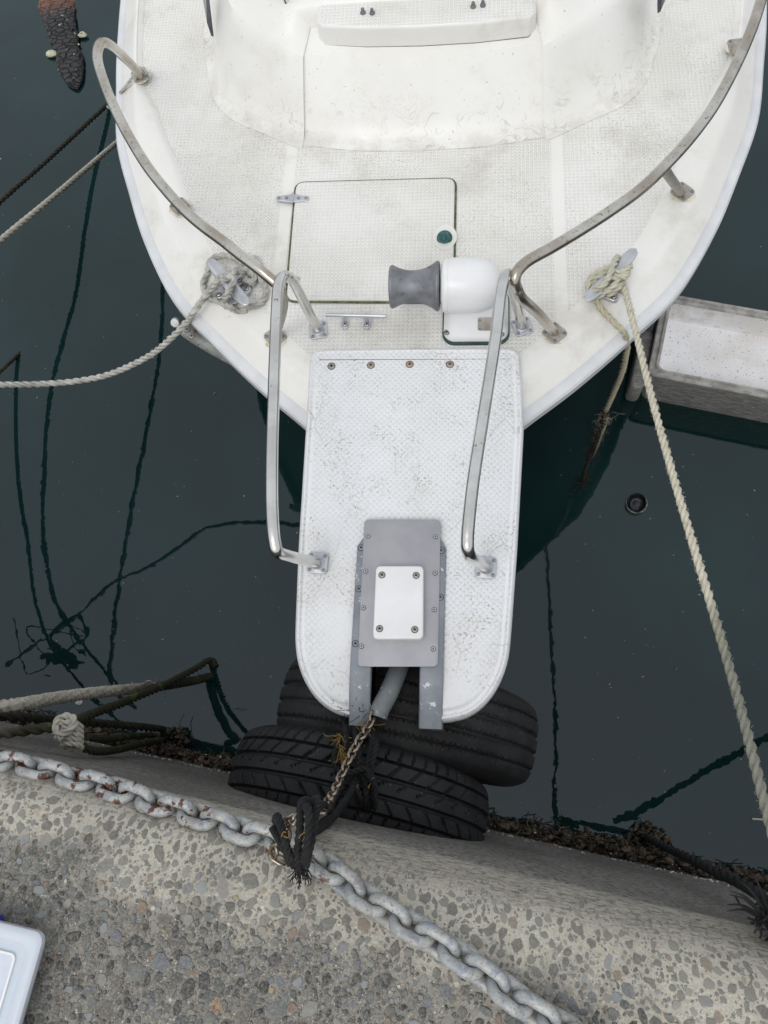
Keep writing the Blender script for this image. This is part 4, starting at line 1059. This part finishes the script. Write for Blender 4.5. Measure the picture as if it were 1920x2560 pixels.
# ---- ropes at the left foot of the picture (from the quay)
gz = lambda u: interp([(-300, 1.30), (-60, 1.0), (40, .93), (200, .62), (330, .33), (462, -.02)], u)
gr = thing('heavy_mooring_rope', P(0, 1527, .95), 'thick pale rope turning mossy green where it dips into the water at lower left', 'rope')
mb = MB()
rope_mesh(mb, crom([P(u, v, gz(u)) for u, v in ((-300, 1560), (-60, 1532), (40, 1522), (120, 1508), (200, 1497), (270, 1490), (300, 1487), (360, 1480), (420, 1470), (462, 1461), (478, 1475))], 10), .0175, pitch=.05, fuzz=.2, rfun=lambda t: 1-.12*t)
gx0, gx1 = P(40, 1522, .93).x, P(400, 1470, .15).x
mb.build('rope', 'rope_mossy', gr, smooth=60, attr={'wet': lambda q: (q.x-gx0)/(gx1-gx0)})
gk = thing('knotted_rope', P(0, 1587, .9), 'pale rope with a fat wrapped knot, just above the big chain at lower left', 'rope')
hz_ = lambda u: interp([(-300, 1.34), (0, 1.10), (150, .98), (300, .50), (455, .0)], u)
mb = MB()
rope_mesh(mb, crom([P(u, v, hz_(u)+.006) for u, v in ((-300, 1625), (-60, 1592), (40, 1580), (100, 1573), (150, 1564), (185, 1548), (220, 1534), (260, 1520), (300, 1503), (345, 1485), (390, 1462), (430, 1440), (453, 1426), (466, 1440))], 10), .012, fuzz=.2)
mb.build('rope', 'rope_mossy', gk, smooth=60, attr={'wet': lambda q: (q.x-gx0)/(gx1-gx0)})
mb = MB()
K = P(150, 1578, 1.0)
for k in range(5):
    r0 = .023-.0009*k; o = Vector((.002*k, -.0105*k+.010, -.002*k))
    pts_ = [K + o + Vector((r0*cos(a), .006*sin(a), r0*.9*sin(a))) for a in [2*pi*j/12 for j in range(13)]]
    rope_mesh(mb, crom(pts_, 4), .0070)
rope_mesh(mb, crom([K+Vector((.0, -.02, .022)), K+Vector((-.022, .005, .022)), K+Vector((-.016, .026, .016)), K+Vector((.008, .028, .016)), K+Vector((.020, .012, .022)), K+Vector((.008, -.004, .027)), K+Vector((-.018, -.012, .022))], 7), .0085)
mb.build('knot', 'rope_pale', gk, smooth=60)
mb = MB()
rope_mesh(mb, crom([P(168, 1606, .96), P(200, 1622, .90), P(250, 1620, .70), P(300, 1608, .45), P(330, 1602, .25), P(350, 1598, -.02)], 8), .010)
rope_mesh(mb, crom([P(190, 1592, .94), P(230, 1597, .72), P(290, 1590, .42), P(345, 1586, -.02)], 8), .009)
tag(mb.build('knot_tails', 'rope_mossy', gk, smooth=60, attr={'wet': lambda q: .55+(q.x-gx0)/(gx1-gx0)}), 'two grey brown rope tails')
mb = MB()
rope_mesh(mb, crom([P(-300, 1560, 1.25), P(-60, 1545, .85), P(40, 1549, .72), P(120, 1556, .55), P(200, 1562, .38), P(300, 1570, .16), P(352, 1576, -.03)], 10), .0135)
tag(mb.build('dark_mooring_rope', 'dark_rope', loc=P(0, 1548, .6), smooth=60), 'dark slimy rope lying behind the fat knot at lower left', 'rope')
# curl of monofilament on the rope
mb = MB()
mb.tube(crom([P(308, 1478, .45), P(320, 1470, .48), P(335, 1476, .47), P(338, 1467, .5), P(345, 1478, .42)], 6), .0008, 5)
mb.tube(crom([P(350, 1486, .36), P(358, 1500, .30), P(352, 1515, .26), P(360, 1522, .24)], 6), .0008, 5)
tag(mb.build('fishing_line', 'fleck', loc=P(330, 1475, .45)), 'wisp of white fishing line snagged on the thick mossy rope', 'fishing line')

# right side: hose-like black rope down the wall, and the frayed black clump
hp_ = [P(1395, 1805, .0), P(1425, 1824, .25), P(1480, 1850, .55), P(1540, 1880, .80), P(1600, 1908, 1.00), P(1659, 1945, 1.20), P(1720, 1990, 1.34), P(1850, 2060, 1.40)]
bt = thing('black_rope', hp_[5], 'blackened rope climbing the wall to a bristly frayed tuft at the right edge', 'rope')
mb = MB(); rope_mesh(mb, crom(hp_, 8), .0115, lay=3, pitch=.15)
mb.build('rope', 'black_rope', bt, smooth=60)
mb = MB(); c = P(1668, 1985, 1.30)
hairs(mb, c, 70, .012, .03, .0018, droop=.0)
for d in ((-1, .25), (-1, .6), (-.8, .9), (-.9, .45), (-.9, .1), (-.4, 1)):
    dd = Vector((d[0], d[1], .1)).normalized()
    mb.tube(crom([c, c+dd*.02, c+dd*.045+Vector((0, .006, 0)), c+dd*.07], 6), lambda t: .0035*(1-t)+.0006, 6)
mb.lathe([(0, -.05), (.024, -.04), (.03, 0), (.022, .03), (0, .035)], Matrix.Translation(c+Vector((.02, .0, -.01))), 14)
mb.build('frayed_tuft', 'black_rope', bt, smooth=60)
# rope beyond the right edge whose mirror image crosses the water
rope('slack_mooring_rope', [P(1940, 1960, 1.25), P(2050, 1870, 1.20), P(2300, 1680, 1.15), P(2700, 1420, 1.12), P(3400, 1000, 1.1)], .017, 'dark_rope', 'thick dark rope outside the right edge, seen only as a reflection', 'rope', n=8)

# ------------------------------------------------------------------ TYRES
def tyre(name, cx, cy, cz, R_, W, yaw, roll, mat, lab, seed, worn):
    root = thing(name, Vector((cx, cy, cz-R_)), lab, 'tyre', 'tyre fenders hung on the quay wall')
    seg = 540; N = 64; rnd = random.Random(seed)
    rows = []
    prof = []
    for i in range(N+1):          # tread and sidewalls: s in -1..1
        s = -1 + 2*i/N
        if abs(s) <= .58:
            x = s/.58*W*.40; r = R_ - .008*(s/.58)**2 - .006*(abs(s)/.58)**5
        else:
            a = (abs(s)-.58)/.42*radians(150)
            x = (1 if s > 0 else -1)*(W*.40 + W*.115*sin(min(a, pi/2)) - (W*.05*(a-pi/2) if a > pi/2 else 0))
            r = R_ - .014 - (R_*.35)*(a/radians(150))**1.25
        prof.append((x, r, s))
    gro = [-.40, -.14, .14, .40]
    prt = rnd.uniform(0, 9)
    for j in range(seg):
        th = 2*pi*j/seg; row = []
        for x, r, s in prof:
            d = 0
            for g in gro:
                if abs(s-g) < .022: d = max(d, .010 if not worn else .008)
            if not worn:
                if .42 < abs(s) < .70:      # shoulder sipes
                    ph = (th*64/(2*pi) + (s*1.2)) % 1
                    if ph < .13: d = max(d, .0075)
                elif .16 < s < .38 or -.38 < s < -.16:
                    ph = (th*42/(2*pi) + (s*2.6 if s > 0 else -s*2.6)) % 1
                    if ph < .10: d = max(d, .0080)
                elif abs(s) <= .12:
                    ph = (th*42/(2*pi) + s*4) % 1
                    if ph < .08 and s > -.02: d = max(d, .006)
            else:
                for g in gro:
                    if abs(s-g) < .055 and (th*150/(2*pi)) % 1 < .32: d = max(d, .0060)
                d += .0012*(mn.noise(Vector((s*9, th*22, seed)))+.5)
            rr_ = r - d
            row.append((x, rr_, th))
        rows.append(row)
    M = Matrix.Translation((cx, cy, cz)) @ Matrix.Rotation(yaw, 4, 'Z') @ Matrix.Rotation(roll, 4, 'X')
    V = [[M @ Vector((rr_*cos(th), x, rr_*sin(th))) for x, rr_, th in row] for row in rows]
    mb = MB(); mb.grid(V, closed_u=True)
    mb.build('tread', mat, root, smooth=32)
    mb = MB()                       # inner casing
    ins = []
    for j in range(90):
        th = 2*pi*j/90; row = []
        for k in range(13):
            a = -pi/2 + pi*k/12; x = W*.42*sin(a); r = R_*.62 + (R_*.32)*cos(a)
            row.append(M @ Vector((r*cos(th), x, r*sin(th))))
        ins.append(row)
    mb.grid(ins, closed_u=True); mb.build('inner_casing', 'rubber', root, smooth=60)
    return root
YW = atan2(QS, 1)
tyre('tyre', -.118, -.056, .640, .324, .196, YW-.015, radians(-8), 'rubber', 'nearer black tyre with open zigzag tread, lashed below the bow platform tip', 3, False)
tyre('tyre', -.010, .135, .55, .345, .215, YW-.0, radians(-2), 'rubber_worn', 'farther dusty tyre with worn straight grooves, half hidden by the bow platform', 8, True)

# ------------------------------------------------------------------ BLACK LASHING on the tyre
lash = thing('tyre_lashing', P(770, 1700, 1.0), 'black braided rope lashed round the nearer tyre and tied to the big chain', 'rope')
def lp3(L): return crom([P(u, v, z) for u, v, z in L], 8)
mb = MB()
for Lq in ([(742, 1545, .88), (748, 1580, .96), (745, 1620, .985), (742, 1665, .985), (738, 1700, .99), (720, 1735, 1.02), (690, 1752, 1.2), (668, 1765, 1.33)],
           [(765, 1545, .88), (768, 1585, .96), (775, 1630, .985), (768, 1680, .985), (755, 1715, 1.0), (735, 1750, 1.08), (700, 1775, 1.24), (675, 1790, 1.35)],
           [(800, 1560, .88), (805, 1590, .96), (800, 1625, .98), (788, 1665, .985), (772, 1690, .985), (752, 1722, 1.02), (722, 1762, 1.15), (690, 1790, 1.3), (665, 1800, 1.39)],
           [(812, 1575, .9), (812, 1610, .975), (803, 1650, .985), (795, 1700, .975), (795, 1745, .95), (797, 1775, .8)],
           [(782, 1670, .99), (790, 1700, .985), (786, 1740, .96), (782, 1778, .8)],
           [(790, 1668, 1.0), (808, 1700, .985), (808, 1745, .95), (806, 1775, .8)],
           [(770, 1700, .99), (778, 1735, .97), (768, 1775, .8)],
           [(735, 1600, .97), (722, 1640, .985), (735, 1670, .99), (760, 1668, 1.0), (790, 1662, 1.0), (810, 1690, .985)]):
    rope_mesh(mb, lp3(Lq), .0075, pitch=.036)
mb.build('rope', 'black_rope', lash, smooth=60)
mb = MB()
for Lq in ([(668, 1730, 1.40), (652, 1735, 1.43), (648, 1790, 1.45), (643, 1840, 1.44), (645, 1878, 1.42), (652, 1884, 1.41)],
           [(680, 1725, 1.36), (686, 1735, 1.40), (678, 1790, 1.44), (668, 1835, 1.44), (660, 1870, 1.42)],
           [(655, 1750, 1.42), (664, 1745, 1.45), (668, 1785, 1.46), (662, 1830, 1.46), (655, 1860, 1.43)],
           [(595, 1775, 1.40), (600, 1765, 1.43), (612, 1800, 1.45), (622, 1840, 1.44), (638, 1862, 1.42)],
           [(590, 1790, 1.39), (602, 1810, 1.43), (615, 1835, 1.44), (626, 1862, 1.42), (640, 1872, 1.40)],
           [(720, 1740, 1.05), (715, 1755, 1.12), (700, 1738, 1.28), (685, 1750, 1.36), (670, 1780, 1.41)]):
    rope_mesh(mb, lp3(Lq), .0068, pitch=.033)
hairs(mb, P(650, 1880, 1.41), 25, .005, .02, .0009, d0=Vector((0, -1, 0)))
mb.build('knot', 'black_rope', lash, smooth=60)
for (u, v, z, n_, L_, rad) in ((733, 1590, .98, 14, .035, .004), (738, 1615, .99, 12, .035, .004), (742, 1635, 1.0, 10, .03, .003), (785, 1560, .96, 9, .03, .004), (790, 1690, 1.0, 5, .012, .01), (645, 1800, 1.46, 5, .012, .01), (600, 1810, 1.44, 5, .012, .01)):
    mb = MB(); hairs(mb, P(u, v, z), n_, rad, L_, .0007, d0=Vector((.1, -.6, .1)))
    tag(mb.build('yellow_strands', 'yellow_fibre', lash, smooth=60), 'loose yellow fibres', kind='stuff')

# ------------------------------------------------------------------ CHAINS
def link_mesh(name, L, W, r, mat, seg=28, sides=12):
    """stadium ring in local xz, length along x (outer L, outer W)"""
    a = L/2 - W/2; rc = W/2 - r; pts = []
    for i in range(seg//2+1): t = -pi/2 + pi*i/(seg//2); pts.append(Vector((a + rc*cos(t), rc*sin(t), 0)))
    for i in range(seg//2+1): t = pi/2 + pi*i/(seg//2); pts.append(Vector((-a + rc*cos(t), rc*sin(t), 0)))
    mb = MB(); mb.tube(pts, r, sides, closed=True)
    me = mb.build(name, mat, smooth=60); return me
def chain(name, path, pitch, L, W, r, mat, label, rolls, up=Vector((0, 0, 1))):
    root = thing(name, path[0], label, 'chain')
    proto = link_mesh('link', L, W, r, mat); pts = resample(path, pitch); first = True; cnt = 0
    for i in range(len(pts)-1):
        a, b = pts[i], pts[i+1]; c = (a+b)/2; x = (b-a).normalized(); y = up.cross(x).normalized(); z = x.cross(y)
        Rm = Matrix((x, y, z)).transposed().to_4x4(); ang = rolls[i % len(rolls)] + random.uniform(-.10, .10)
        o = proto if first else dup(proto); first = False
        o.parent = root; o.matrix_local = Matrix.Translation(c - Vector(root.location)) @ Rm @ Matrix.Rotation(ang, 4, 'X') @ Matrix.Rotation(random.uniform(-.05, .05), 4, 'Z')
        cnt += 1
    return root
cpath = [(-90, 1635), (-20, 1643), (60, 1656), (150, 1680), (250, 1706), (350, 1740), (440, 1766), (530, 1798), (590, 1815), (650, 1838), (700, 1868), (770, 1925), (860, 1985), (950, 2040), (1030, 2092), (1090, 2138), (1160, 2190), (1230, 2228), (1300, 2280), (1420, 2370), (1600, 2500)]
cp = crom([on_quay(u, v, .024) for u, v in cpath], 10)
chain('heavy_chain', cp, .0408, .0765, .053, .0090, 'galv', 'heavy galvanised chain with rust patches lying along the rounded quay edge', [radians(38), radians(-52)])
sp = [(812, 1520, .955), (808, 1540, .96), (795, 1572, .985), (775, 1600, 1.02), (755, 1638, 1.06), (735, 1680, 1.11), (718, 1718, 1.18), (700, 1745, 1.27), (690, 1760, 1.34)]
chain('anchor_chain', crom([P(*q) for q in sp], 8), .0200, .0325, .0215, .0031, 'stainless', 'small shiny steel chain coming out of the grey hose below the platform', [radians(40), radians(-50)])
sp = [(668, 1757, 1.39), (645, 1765, 1.42), (622, 1775, 1.43), (612, 1790, 1.42), (622, 1812, 1.43), (608, 1830, 1.42), (588, 1833, 1.41), (590, 1850, 1.40), (612, 1862, 1.40)]
chain('anchor_chain', crom([P(*q) for q in sp], 8), .0205, .033, .0215, .0032, 'stainless', 'end of the small steel chain wrapped round the heavy chain by the black knot', [radians(30), radians(-60)])

# ------------------------------------------------------------------ HOSE round the anchor chain
hs_ = thing('hose_sleeve', P(830, 1520, .93), 'grey split hose sleeve over the anchor chain, poking out of the platform slot', 'hose')
hpth = crom([P(816, 1548, .945), P(822, 1530, .945), P(838, 1500, .94), P(851, 1470, .93), P(862, 1440, .915), P(868, 1400, .90), P(872, 1340, .90), P(874, 1250, .90)], 8)
mb = MB(); mb.tube(hpth, lambda t: .0215+.0007*sin(t*170), 24, cap=False)
mb.build('hose', 'hose', hs_, smooth=60)
mb = MB(); mb.tube(hpth[:40], .0165, 20, cap=False); mb.build('lining', 'hose_inside', hs_)
fr = frames(hpth[:3])[0]; mb = MB(); rows = []
for r_ in (.0165, .0190, .0222): rows.append([fr[0] - fr[1]*.0006*(r_ != .0222) + (fr[2]*cos(2*pi*j/28)+fr[3]*sin(2*pi*j/28))*r_*(1+.04*sin(j*2.3)) for j in range(28)])
mb.grid(rows, closed_v=True); mb.build('cut_end', 'fitting', hs_)
# fluff on the platform corner
mb = MB()
for u, v in ((742, 1530), (752, 1540), (770, 1520), (762, 1548), (778, 1536)): hairs(mb, P(u, v, ZP-.03), 16, .006, .035, .0006)
tag(mb.build('frayed_fibres', 'black_rope', loc=P(755, 1540, ZP-.04)), 'tuft of loose black fibres caught on the port tip of the bow platform', 'fibres')

# ------------------------------------------------------------------ SEAWEED AND OYSTERS along the waterline
mb = MB(); rnd = random.Random(5)
def blob(mb, c, s, mi):
    n1, n2 = 6, 5; rows = []; A = Matrix.Rotation(rnd.uniform(0, 6), 3, 'X') @ Matrix.Rotation(rnd.uniform(0, 6), 3, 'Z')
    sc3 = Vector((s*rnd.uniform(.7, 1.5), s*rnd.uniform(.5, 1.0), s*rnd.uniform(.2, .5)))
    for i in range(n2+1):
        t = pi*i/n2
        rows.append([c + A @ Vector((sc3.x*sin(t)*cos(2*pi*j/n1), sc3.y*sin(t)*sin(2*pi*j/n1), sc3.z*cos(t)))*rnd.uniform(.7, 1.25) for j in range(n1)])
    mb.grid(rows, closed_v=True, mi=mi)
for i in range(7000):
    x = rnd.uniform(-1.9, 2.2); lump = .5+.5*mn.noise(Vector((x*6, 3, 0))); lump2 = mn.noise(Vector((x*2.1, 9, 0)))
    h = rnd.uniform(-.08, .12+.12*lump); out = rnd.uniform(0, 1)*(.025+.045*lump+.02*lump2)*max(.2, 1-h*2.2)
    p = Vector((x, QC+QS*x, 0)) + qn*out + Vector((0, 0, h))
    mi = rnd.choices((0, 1, 2, 3), (46, 40, 9, 5))[0]
    blob(mb, p, rnd.uniform(.005, .014) if mi != 3 else rnd.uniform(.002, .005), mi)
for i in range(260):   # drapes of weed
    x = rnd.uniform(-1.9, 2.2); lump = .5+.5*mn.noise(Vector((x*6, 3, 0)))
    p = Vector((x, QC+QS*x, rnd.uniform(.0, .2))) + qn*.01; o = qn*(.02+.05*lump*rnd.random())
    mb.tube(crom([p, p+o+Vector((rnd.gauss(0, .01), 0, -.02)), p+o*1.3+Vector((rnd.gauss(0, .02), 0, -.06))], 4), .0016, 4, rnd.choice((0, 1, 1, 2)), cap=False)
for i in range(520):   # barnacle line
    x = rnd.uniform(-1.9, 2.2)
    p = Vector((x, QC+QS*x, .30 + .03*rnd.gauss(0, 1) + .03*mn.noise(Vector((x*3, 0, 5))))) + qn*.003
    blob(mb, p, rnd.uniform(.0012, .004), 3)
tag(mb.build('seaweed', ['weed', 'weed_black', 'weed_red', 'shell'], smooth=50), 'brown seaweed, oysters and white barnacles crusting the foot of the quay wall', 'seaweed', kind='stuff')
# weed clumps round the rope feet
def clump(c, n, rad, label, mi=0, L=.04):
    mb = MB()
    for i in range(n): blob(mb, c + Vector((rnd.gauss(0, rad), rnd.gauss(0, rad*.7), rnd.gauss(0, rad*.4))), rnd.uniform(.004, .012), rnd.choice((0, 1, 1)))
    hairs(mb, c, n//12, rad, L, .0014, mi=1)
    tag(mb.build('weed_clump', ['weed', 'weed_black'], loc=c, smooth=50), label, 'seaweed', kind='stuff')
clump(P(1400, 1805, .02), 150, .022, 'dark weed clump at the foot of the black rope by the wall on the right')
clump(P(385, 1590, .02), 110, .02, 'brown weed clump below the mossy ropes at lower left')

# ------------------------------------------------------------------ FLOATING THINGS
lg = thing('charred_timber', P(165, 190, 0), 'burnt floating timber, cracked black end up, orange wood under water, top left', 'driftwood')
ax0 = P(168, 196, 0); ax1 = P(104, -60, 0); ax1.z = -.06; rows = []; dd = (ax1-ax0); Ln = dd.length; t_ = dd.normalized(); nn_2 = Vector((-t_.y, t_.x, 0)).normalized()
NS = 60
for i in range(NS+1):
    f = i/NS; c = ax0.lerp(ax1, f)
    c.z = .010 - .0*f if f < .55 else .010 - (f-.55)*.16
    wd = 1.22*interp([(0, .008), (.04, .028), (.12, .046), (.22, .055), (.3, .048), (.37, .055), (.58, .066), (.77, .09), (1, .115)], f)
    row = []
    for j in range(22):
        a = 2*pi*j/22; k = 1+.10*mn.noise(Vector((f*14, a*1.3, 0)))+.06*mn.noise(Vector((f*50, a*4, 0)))
        row.append(c + nn_2*wd*k*(abs(cos(a))**.75*(1 if cos(a) > 0 else -1)) + Vector((0, 0, wd*.34*sin(a)*k)))
    rows.append(row)
mb = MB(); mb.grid(rows, closed_v=True, cap=True); lo = mb.build('timber', 'log', lg, smooth=50)
for q, (u, v, s) in enumerate(((112, 116, .026), (178, 76, .020), (134, 148, .017), (169, 96, .008))):
    c = P(u, v, .012); rws = []
    for i in range(8):
        t = pi*i/7; rws.append([c + Vector((s*1.2*sin(t)*cos(2*pi*j/9), s*.75*sin(t)*sin(2*pi*j/9), s*.5*cos(t)))*1.0 + Vector([rnd.gauss(0, s*.09) for _ in range(3)]) for j in range(9)])
    mb = MB(); mb.grid(rws, closed_v=True); mb.build('fungus', 'shell_cream', lg, smooth=50)
cn = P(1375, 1089, 0); mb = MB(); M = Matrix.Translation(cn) @ Matrix.Rotation(-.16, 4, 'Y') @ Matrix.Rotation(.10, 4, 'X')
mb.lathe([(.028, -.05), (.0345, -.045), (.036, 0), (.0365, .012), (.034, .014)], M, 40, 1, cap=False)
mb.lathe([(.034, .014), (.033, .018), (.0325, .030), (.031, .032), (.029, .030), (.0275, .010), (.022, .004), (.0215, .001), (.014, 0), (.013, .004), (0, .005)], M, 40, 0, cap=False)
tag(mb.build('bottle', ['can_black', 'can_rim'], loc=cn, smooth=35), 'black round bottle neck floating upright in the water to the right of the platform', 'bottle')
def chip(name, u, v, s, mat, label, cat, shape='leaf', rot=0):
    c = P(u, v, .0035); mb = MB(); n_ = 10
    poly = []
    for k in range(n_):
        a = 2*pi*k/n_; r_ = s*(1 if shape != 'leaf' else (1 if abs(cos(a)) > .9 else .55)) * rnd.uniform(.85, 1.15)
        x, y = r_*cos(a), r_*sin(a)*.7; poly.append((c.x+x*cos(rot)-y*sin(rot), c.y+x*sin(rot)+y*cos(rot)))
    mb.prism(poly, .001, .0035, .0008)
    return tag(mb.build(name, mat, loc=c), label, cat)
chip('leaf', 463, 850, .008, 'leaf', 'small orange brown leaf floating left of the bow', 'leaf', rot=.8)
chip('plastic_chip', 351, 1381, .0075, 'teal_chip', 'teal plastic chip floating between the rope reflections at left', 'plastic chip')
chip('white_chip', 171, 1517, .013, 'shell', 'square white scrap floating just above the thick pale rope', 'scrap', shape='sq')
tw = MB(); tw.tube([P(1625, 1769, .004), P(1652, 1771, .004)], .0028, 6)
tag(tw.build('twig', 'shell_cream', loc=P(1638, 1770, 0)), 'short pale stick floating beside the cream rope at right edge', 'stick')
fl = MB()
for i in range(380):
    u = rnd.uniform(0, 1659); v = rnd.uniform(0, 1850); c = P(u, v, .0012); s = rnd.uniform(.0006, .0019); a = rnd.uniform(0, pi); e = rnd.choice((1, 1, 3))
    if c.y < QC+QS*c.x+.06: continue
    fl.add([c+Vector((s*e*cos(a)-0, s*e*sin(a), 0)), c+Vector((-s*sin(a), s*cos(a), 0)), c-Vector((s*e*cos(a), s*e*sin(a), 0)), c+Vector((s*sin(a), -s*cos(a), 0)), c+Vector((0, 0, .0012))], [(0, 1, 4), (1, 2, 4), (2, 3, 4), (3, 0, 4), (3, 2, 1, 0)])
tag(fl.build('floating_flecks', 'fleck', smooth=0), 'tiny pale flecks scattered over the harbour water', 'debris', kind='stuff')
# ragged weed strands floating on the left
wp = crom([P(u, v, -.004) for u, v in ((-20, 606), (40, 598), (100, 592), (150, 602), (190, 612), (215, 622))], 8)
mb = MB(); mb.tube(wp, .0022, 6, 1)
for c in wp:
    for k in range(3): blob(mb, c+Vector((rnd.gauss(0, .008), rnd.gauss(0, .006), 0)), rnd.uniform(.002, .005), 1)
tag(mb.build('floating_weed', ['weed', 'weed_black'], loc=wp[0], smooth=50), 'ragged brown strand of weed floating at the left edge between two ropes', 'seaweed')
# tangle of weed hung on the ropes beyond the left edge, mirrored in the water
tc = P(-700, 1165, 1.0); mb = MB()
for i in range(34): blob(mb, tc + Vector((rnd.gauss(0, .05), rnd.gauss(0, .035), rnd.gauss(0, .05))), rnd.uniform(.012, .03), rnd.choice((0, 1, 1)))
for i in range(3):
    a = tc + Vector((rnd.gauss(0, .05), rnd.gauss(0, .04), 0)); mb.tube(crom([a, a+Vector((rnd.gauss(0, .06), rnd.gauss(0, .06), -.06)), a+Vector((rnd.gauss(0, .09), rnd.gauss(0, .09), -.16)), a+Vector((rnd.gauss(0, .1), rnd.gauss(0, .1), -.26))], 6), .003, 5, 1)
mb.tube(crom([tc, tc+Vector((-.08, .10, .02)), tc+Vector((.04, .20, .0)), tc+Vector((.12, .10, -.02)), tc+Vector((.02, .02, -.02))], 8), .008, 6, 1)
tag(mb.build('weed_clump', ['weed', 'weed_black'], loc=tc, smooth=50), 'tangle of weed on the mooring ropes off the left edge, a dark leafy reflection', 'seaweed')
# faint sunken weedy rope near the mossy one
mb = MB()
for L_ in ([(465, 1440, -.05), (520, 1370, -.25), (560, 1310, -.4), (610, 1270, -.5)], [(470, 1480, -.05), (520, 1440, -.2), (570, 1420, -.3), (640, 1360, -.45)]):
    c_ = crom([P(*q) for q in L_], 10); mb.tube(c_, .010, 6)
    for c in c_:
        for k in range(3): blob(mb, c+Vector((rnd.gauss(0, .02), rnd.gauss(0, .02), 0)), rnd.uniform(.006, .014), 0)
tag(mb.build('sunken_rope', ['weed'], loc=P(500, 1400, -.2), smooth=50), 'brown weedy rope just visible under water beyond the end of the mossy rope', 'rope')

# ------------------------------------------------------------------ PLASTIC BOX at the lower left
bxr = thing('plastic_box', on_quay(40, 2100), 'translucent white plastic tackle box with compartment lid in the lower left corner', 'box')
zt = ZT+.052
A = P(82, 2026, zt); B_ = P(-11, 2003, zt); C_ = P(64, 2212, zt)
ex = (A-B_).normalized(); ey = Vector((ex.y, -ex.x, 0));
if ey.y > 0: ey = -ey
def BX_(a, b, z): return Vector((A.x, A.y, 0)) - ex*a + ey*b + Vector((0, 0, z))      # a to the left, b towards the viewer
BW, BL = .30, .20
def brr(o, z, r=.016, tap=0):
    out = []
    for x, y in rrect(BW/2, BL/2, BW-2*o, BL-2*o, r, 6): out.append(BX_(x, y, z))
    return out
mb = MB(); mb.grid([brr(.010, ZT+.002), brr(.007, ZT+.004), brr(.001, zt-.012)], closed_v=True, cap=True); mb.build('tray', 'box_side', bxr, smooth=40)
mb = MB(); mb.grid([brr(-.006, zt-.016), brr(-.007, zt-.014), brr(-.007, zt-.003), brr(-.004, zt), brr(.002, zt+.001), brr(.012, zt-.001), brr(.014, zt-.003), brr(.018, zt-.003)], closed_v=True)
mb.add(brr(.018, zt-.003), [tuple(range(28))]); mb.build('lid', 'box_rim', bxr, smooth=35)
for (x0_, y0_, w_, h_, m_) in ((.026, .028, .105, .112, 'cloth'), (.026, .150, .105, .032, 'teal_thing'), (.142, .028, .13, .112, 'cloth')):
    mb = MB(); poly = rrect(x0_+w_/2, y0_+h_/2, w_, h_, .009, 5)
    pts1 = [BX_(x, y, zt-.0028) for x, y in poly]; pts2 = [BX_(x, y, zt+.0006) for x, y in poly]; pl3 = rrect(x0_+w_/2, y0_+h_/2, w_-.006, h_-.006, .007, 5)
    pts3 = [BX_(x, y, zt+.0006) for x, y in pl3]; pts4 = [BX_(x, y, zt-.002) for x, y in pl3]
    mb.grid([pts1, pts2, pts3, pts4], closed_v=True); mb.build('compartment_ridge', 'paint_white', bxr)
    mb = MB(); mb.add(pts4, [tuple(range(len(pts4)))]); mb.build('compartment_window', m_, bxr, smooth=0)
c = P(2, 1980-5, ZT+.02); c.z = ZT+.012
mb = MB(); mb.lathe([(0, -.008), (.008, -.007), (.009, 0), (.007, .006), (0, .007)], Matrix.Translation(P(-5, 1990, ZT+.008)) , 14)
tag(mb.build('blue_cap', 'blue_plastic', loc=P(-8, 1983, ZT)), 'bit of blue plastic peeping in at the left edge above the plastic box', 'plastic cap')
# ------------------------------------------------------------------ finish
for o in list(sc.objects):
    if o.type == 'MESH': o.visible_shadow = True
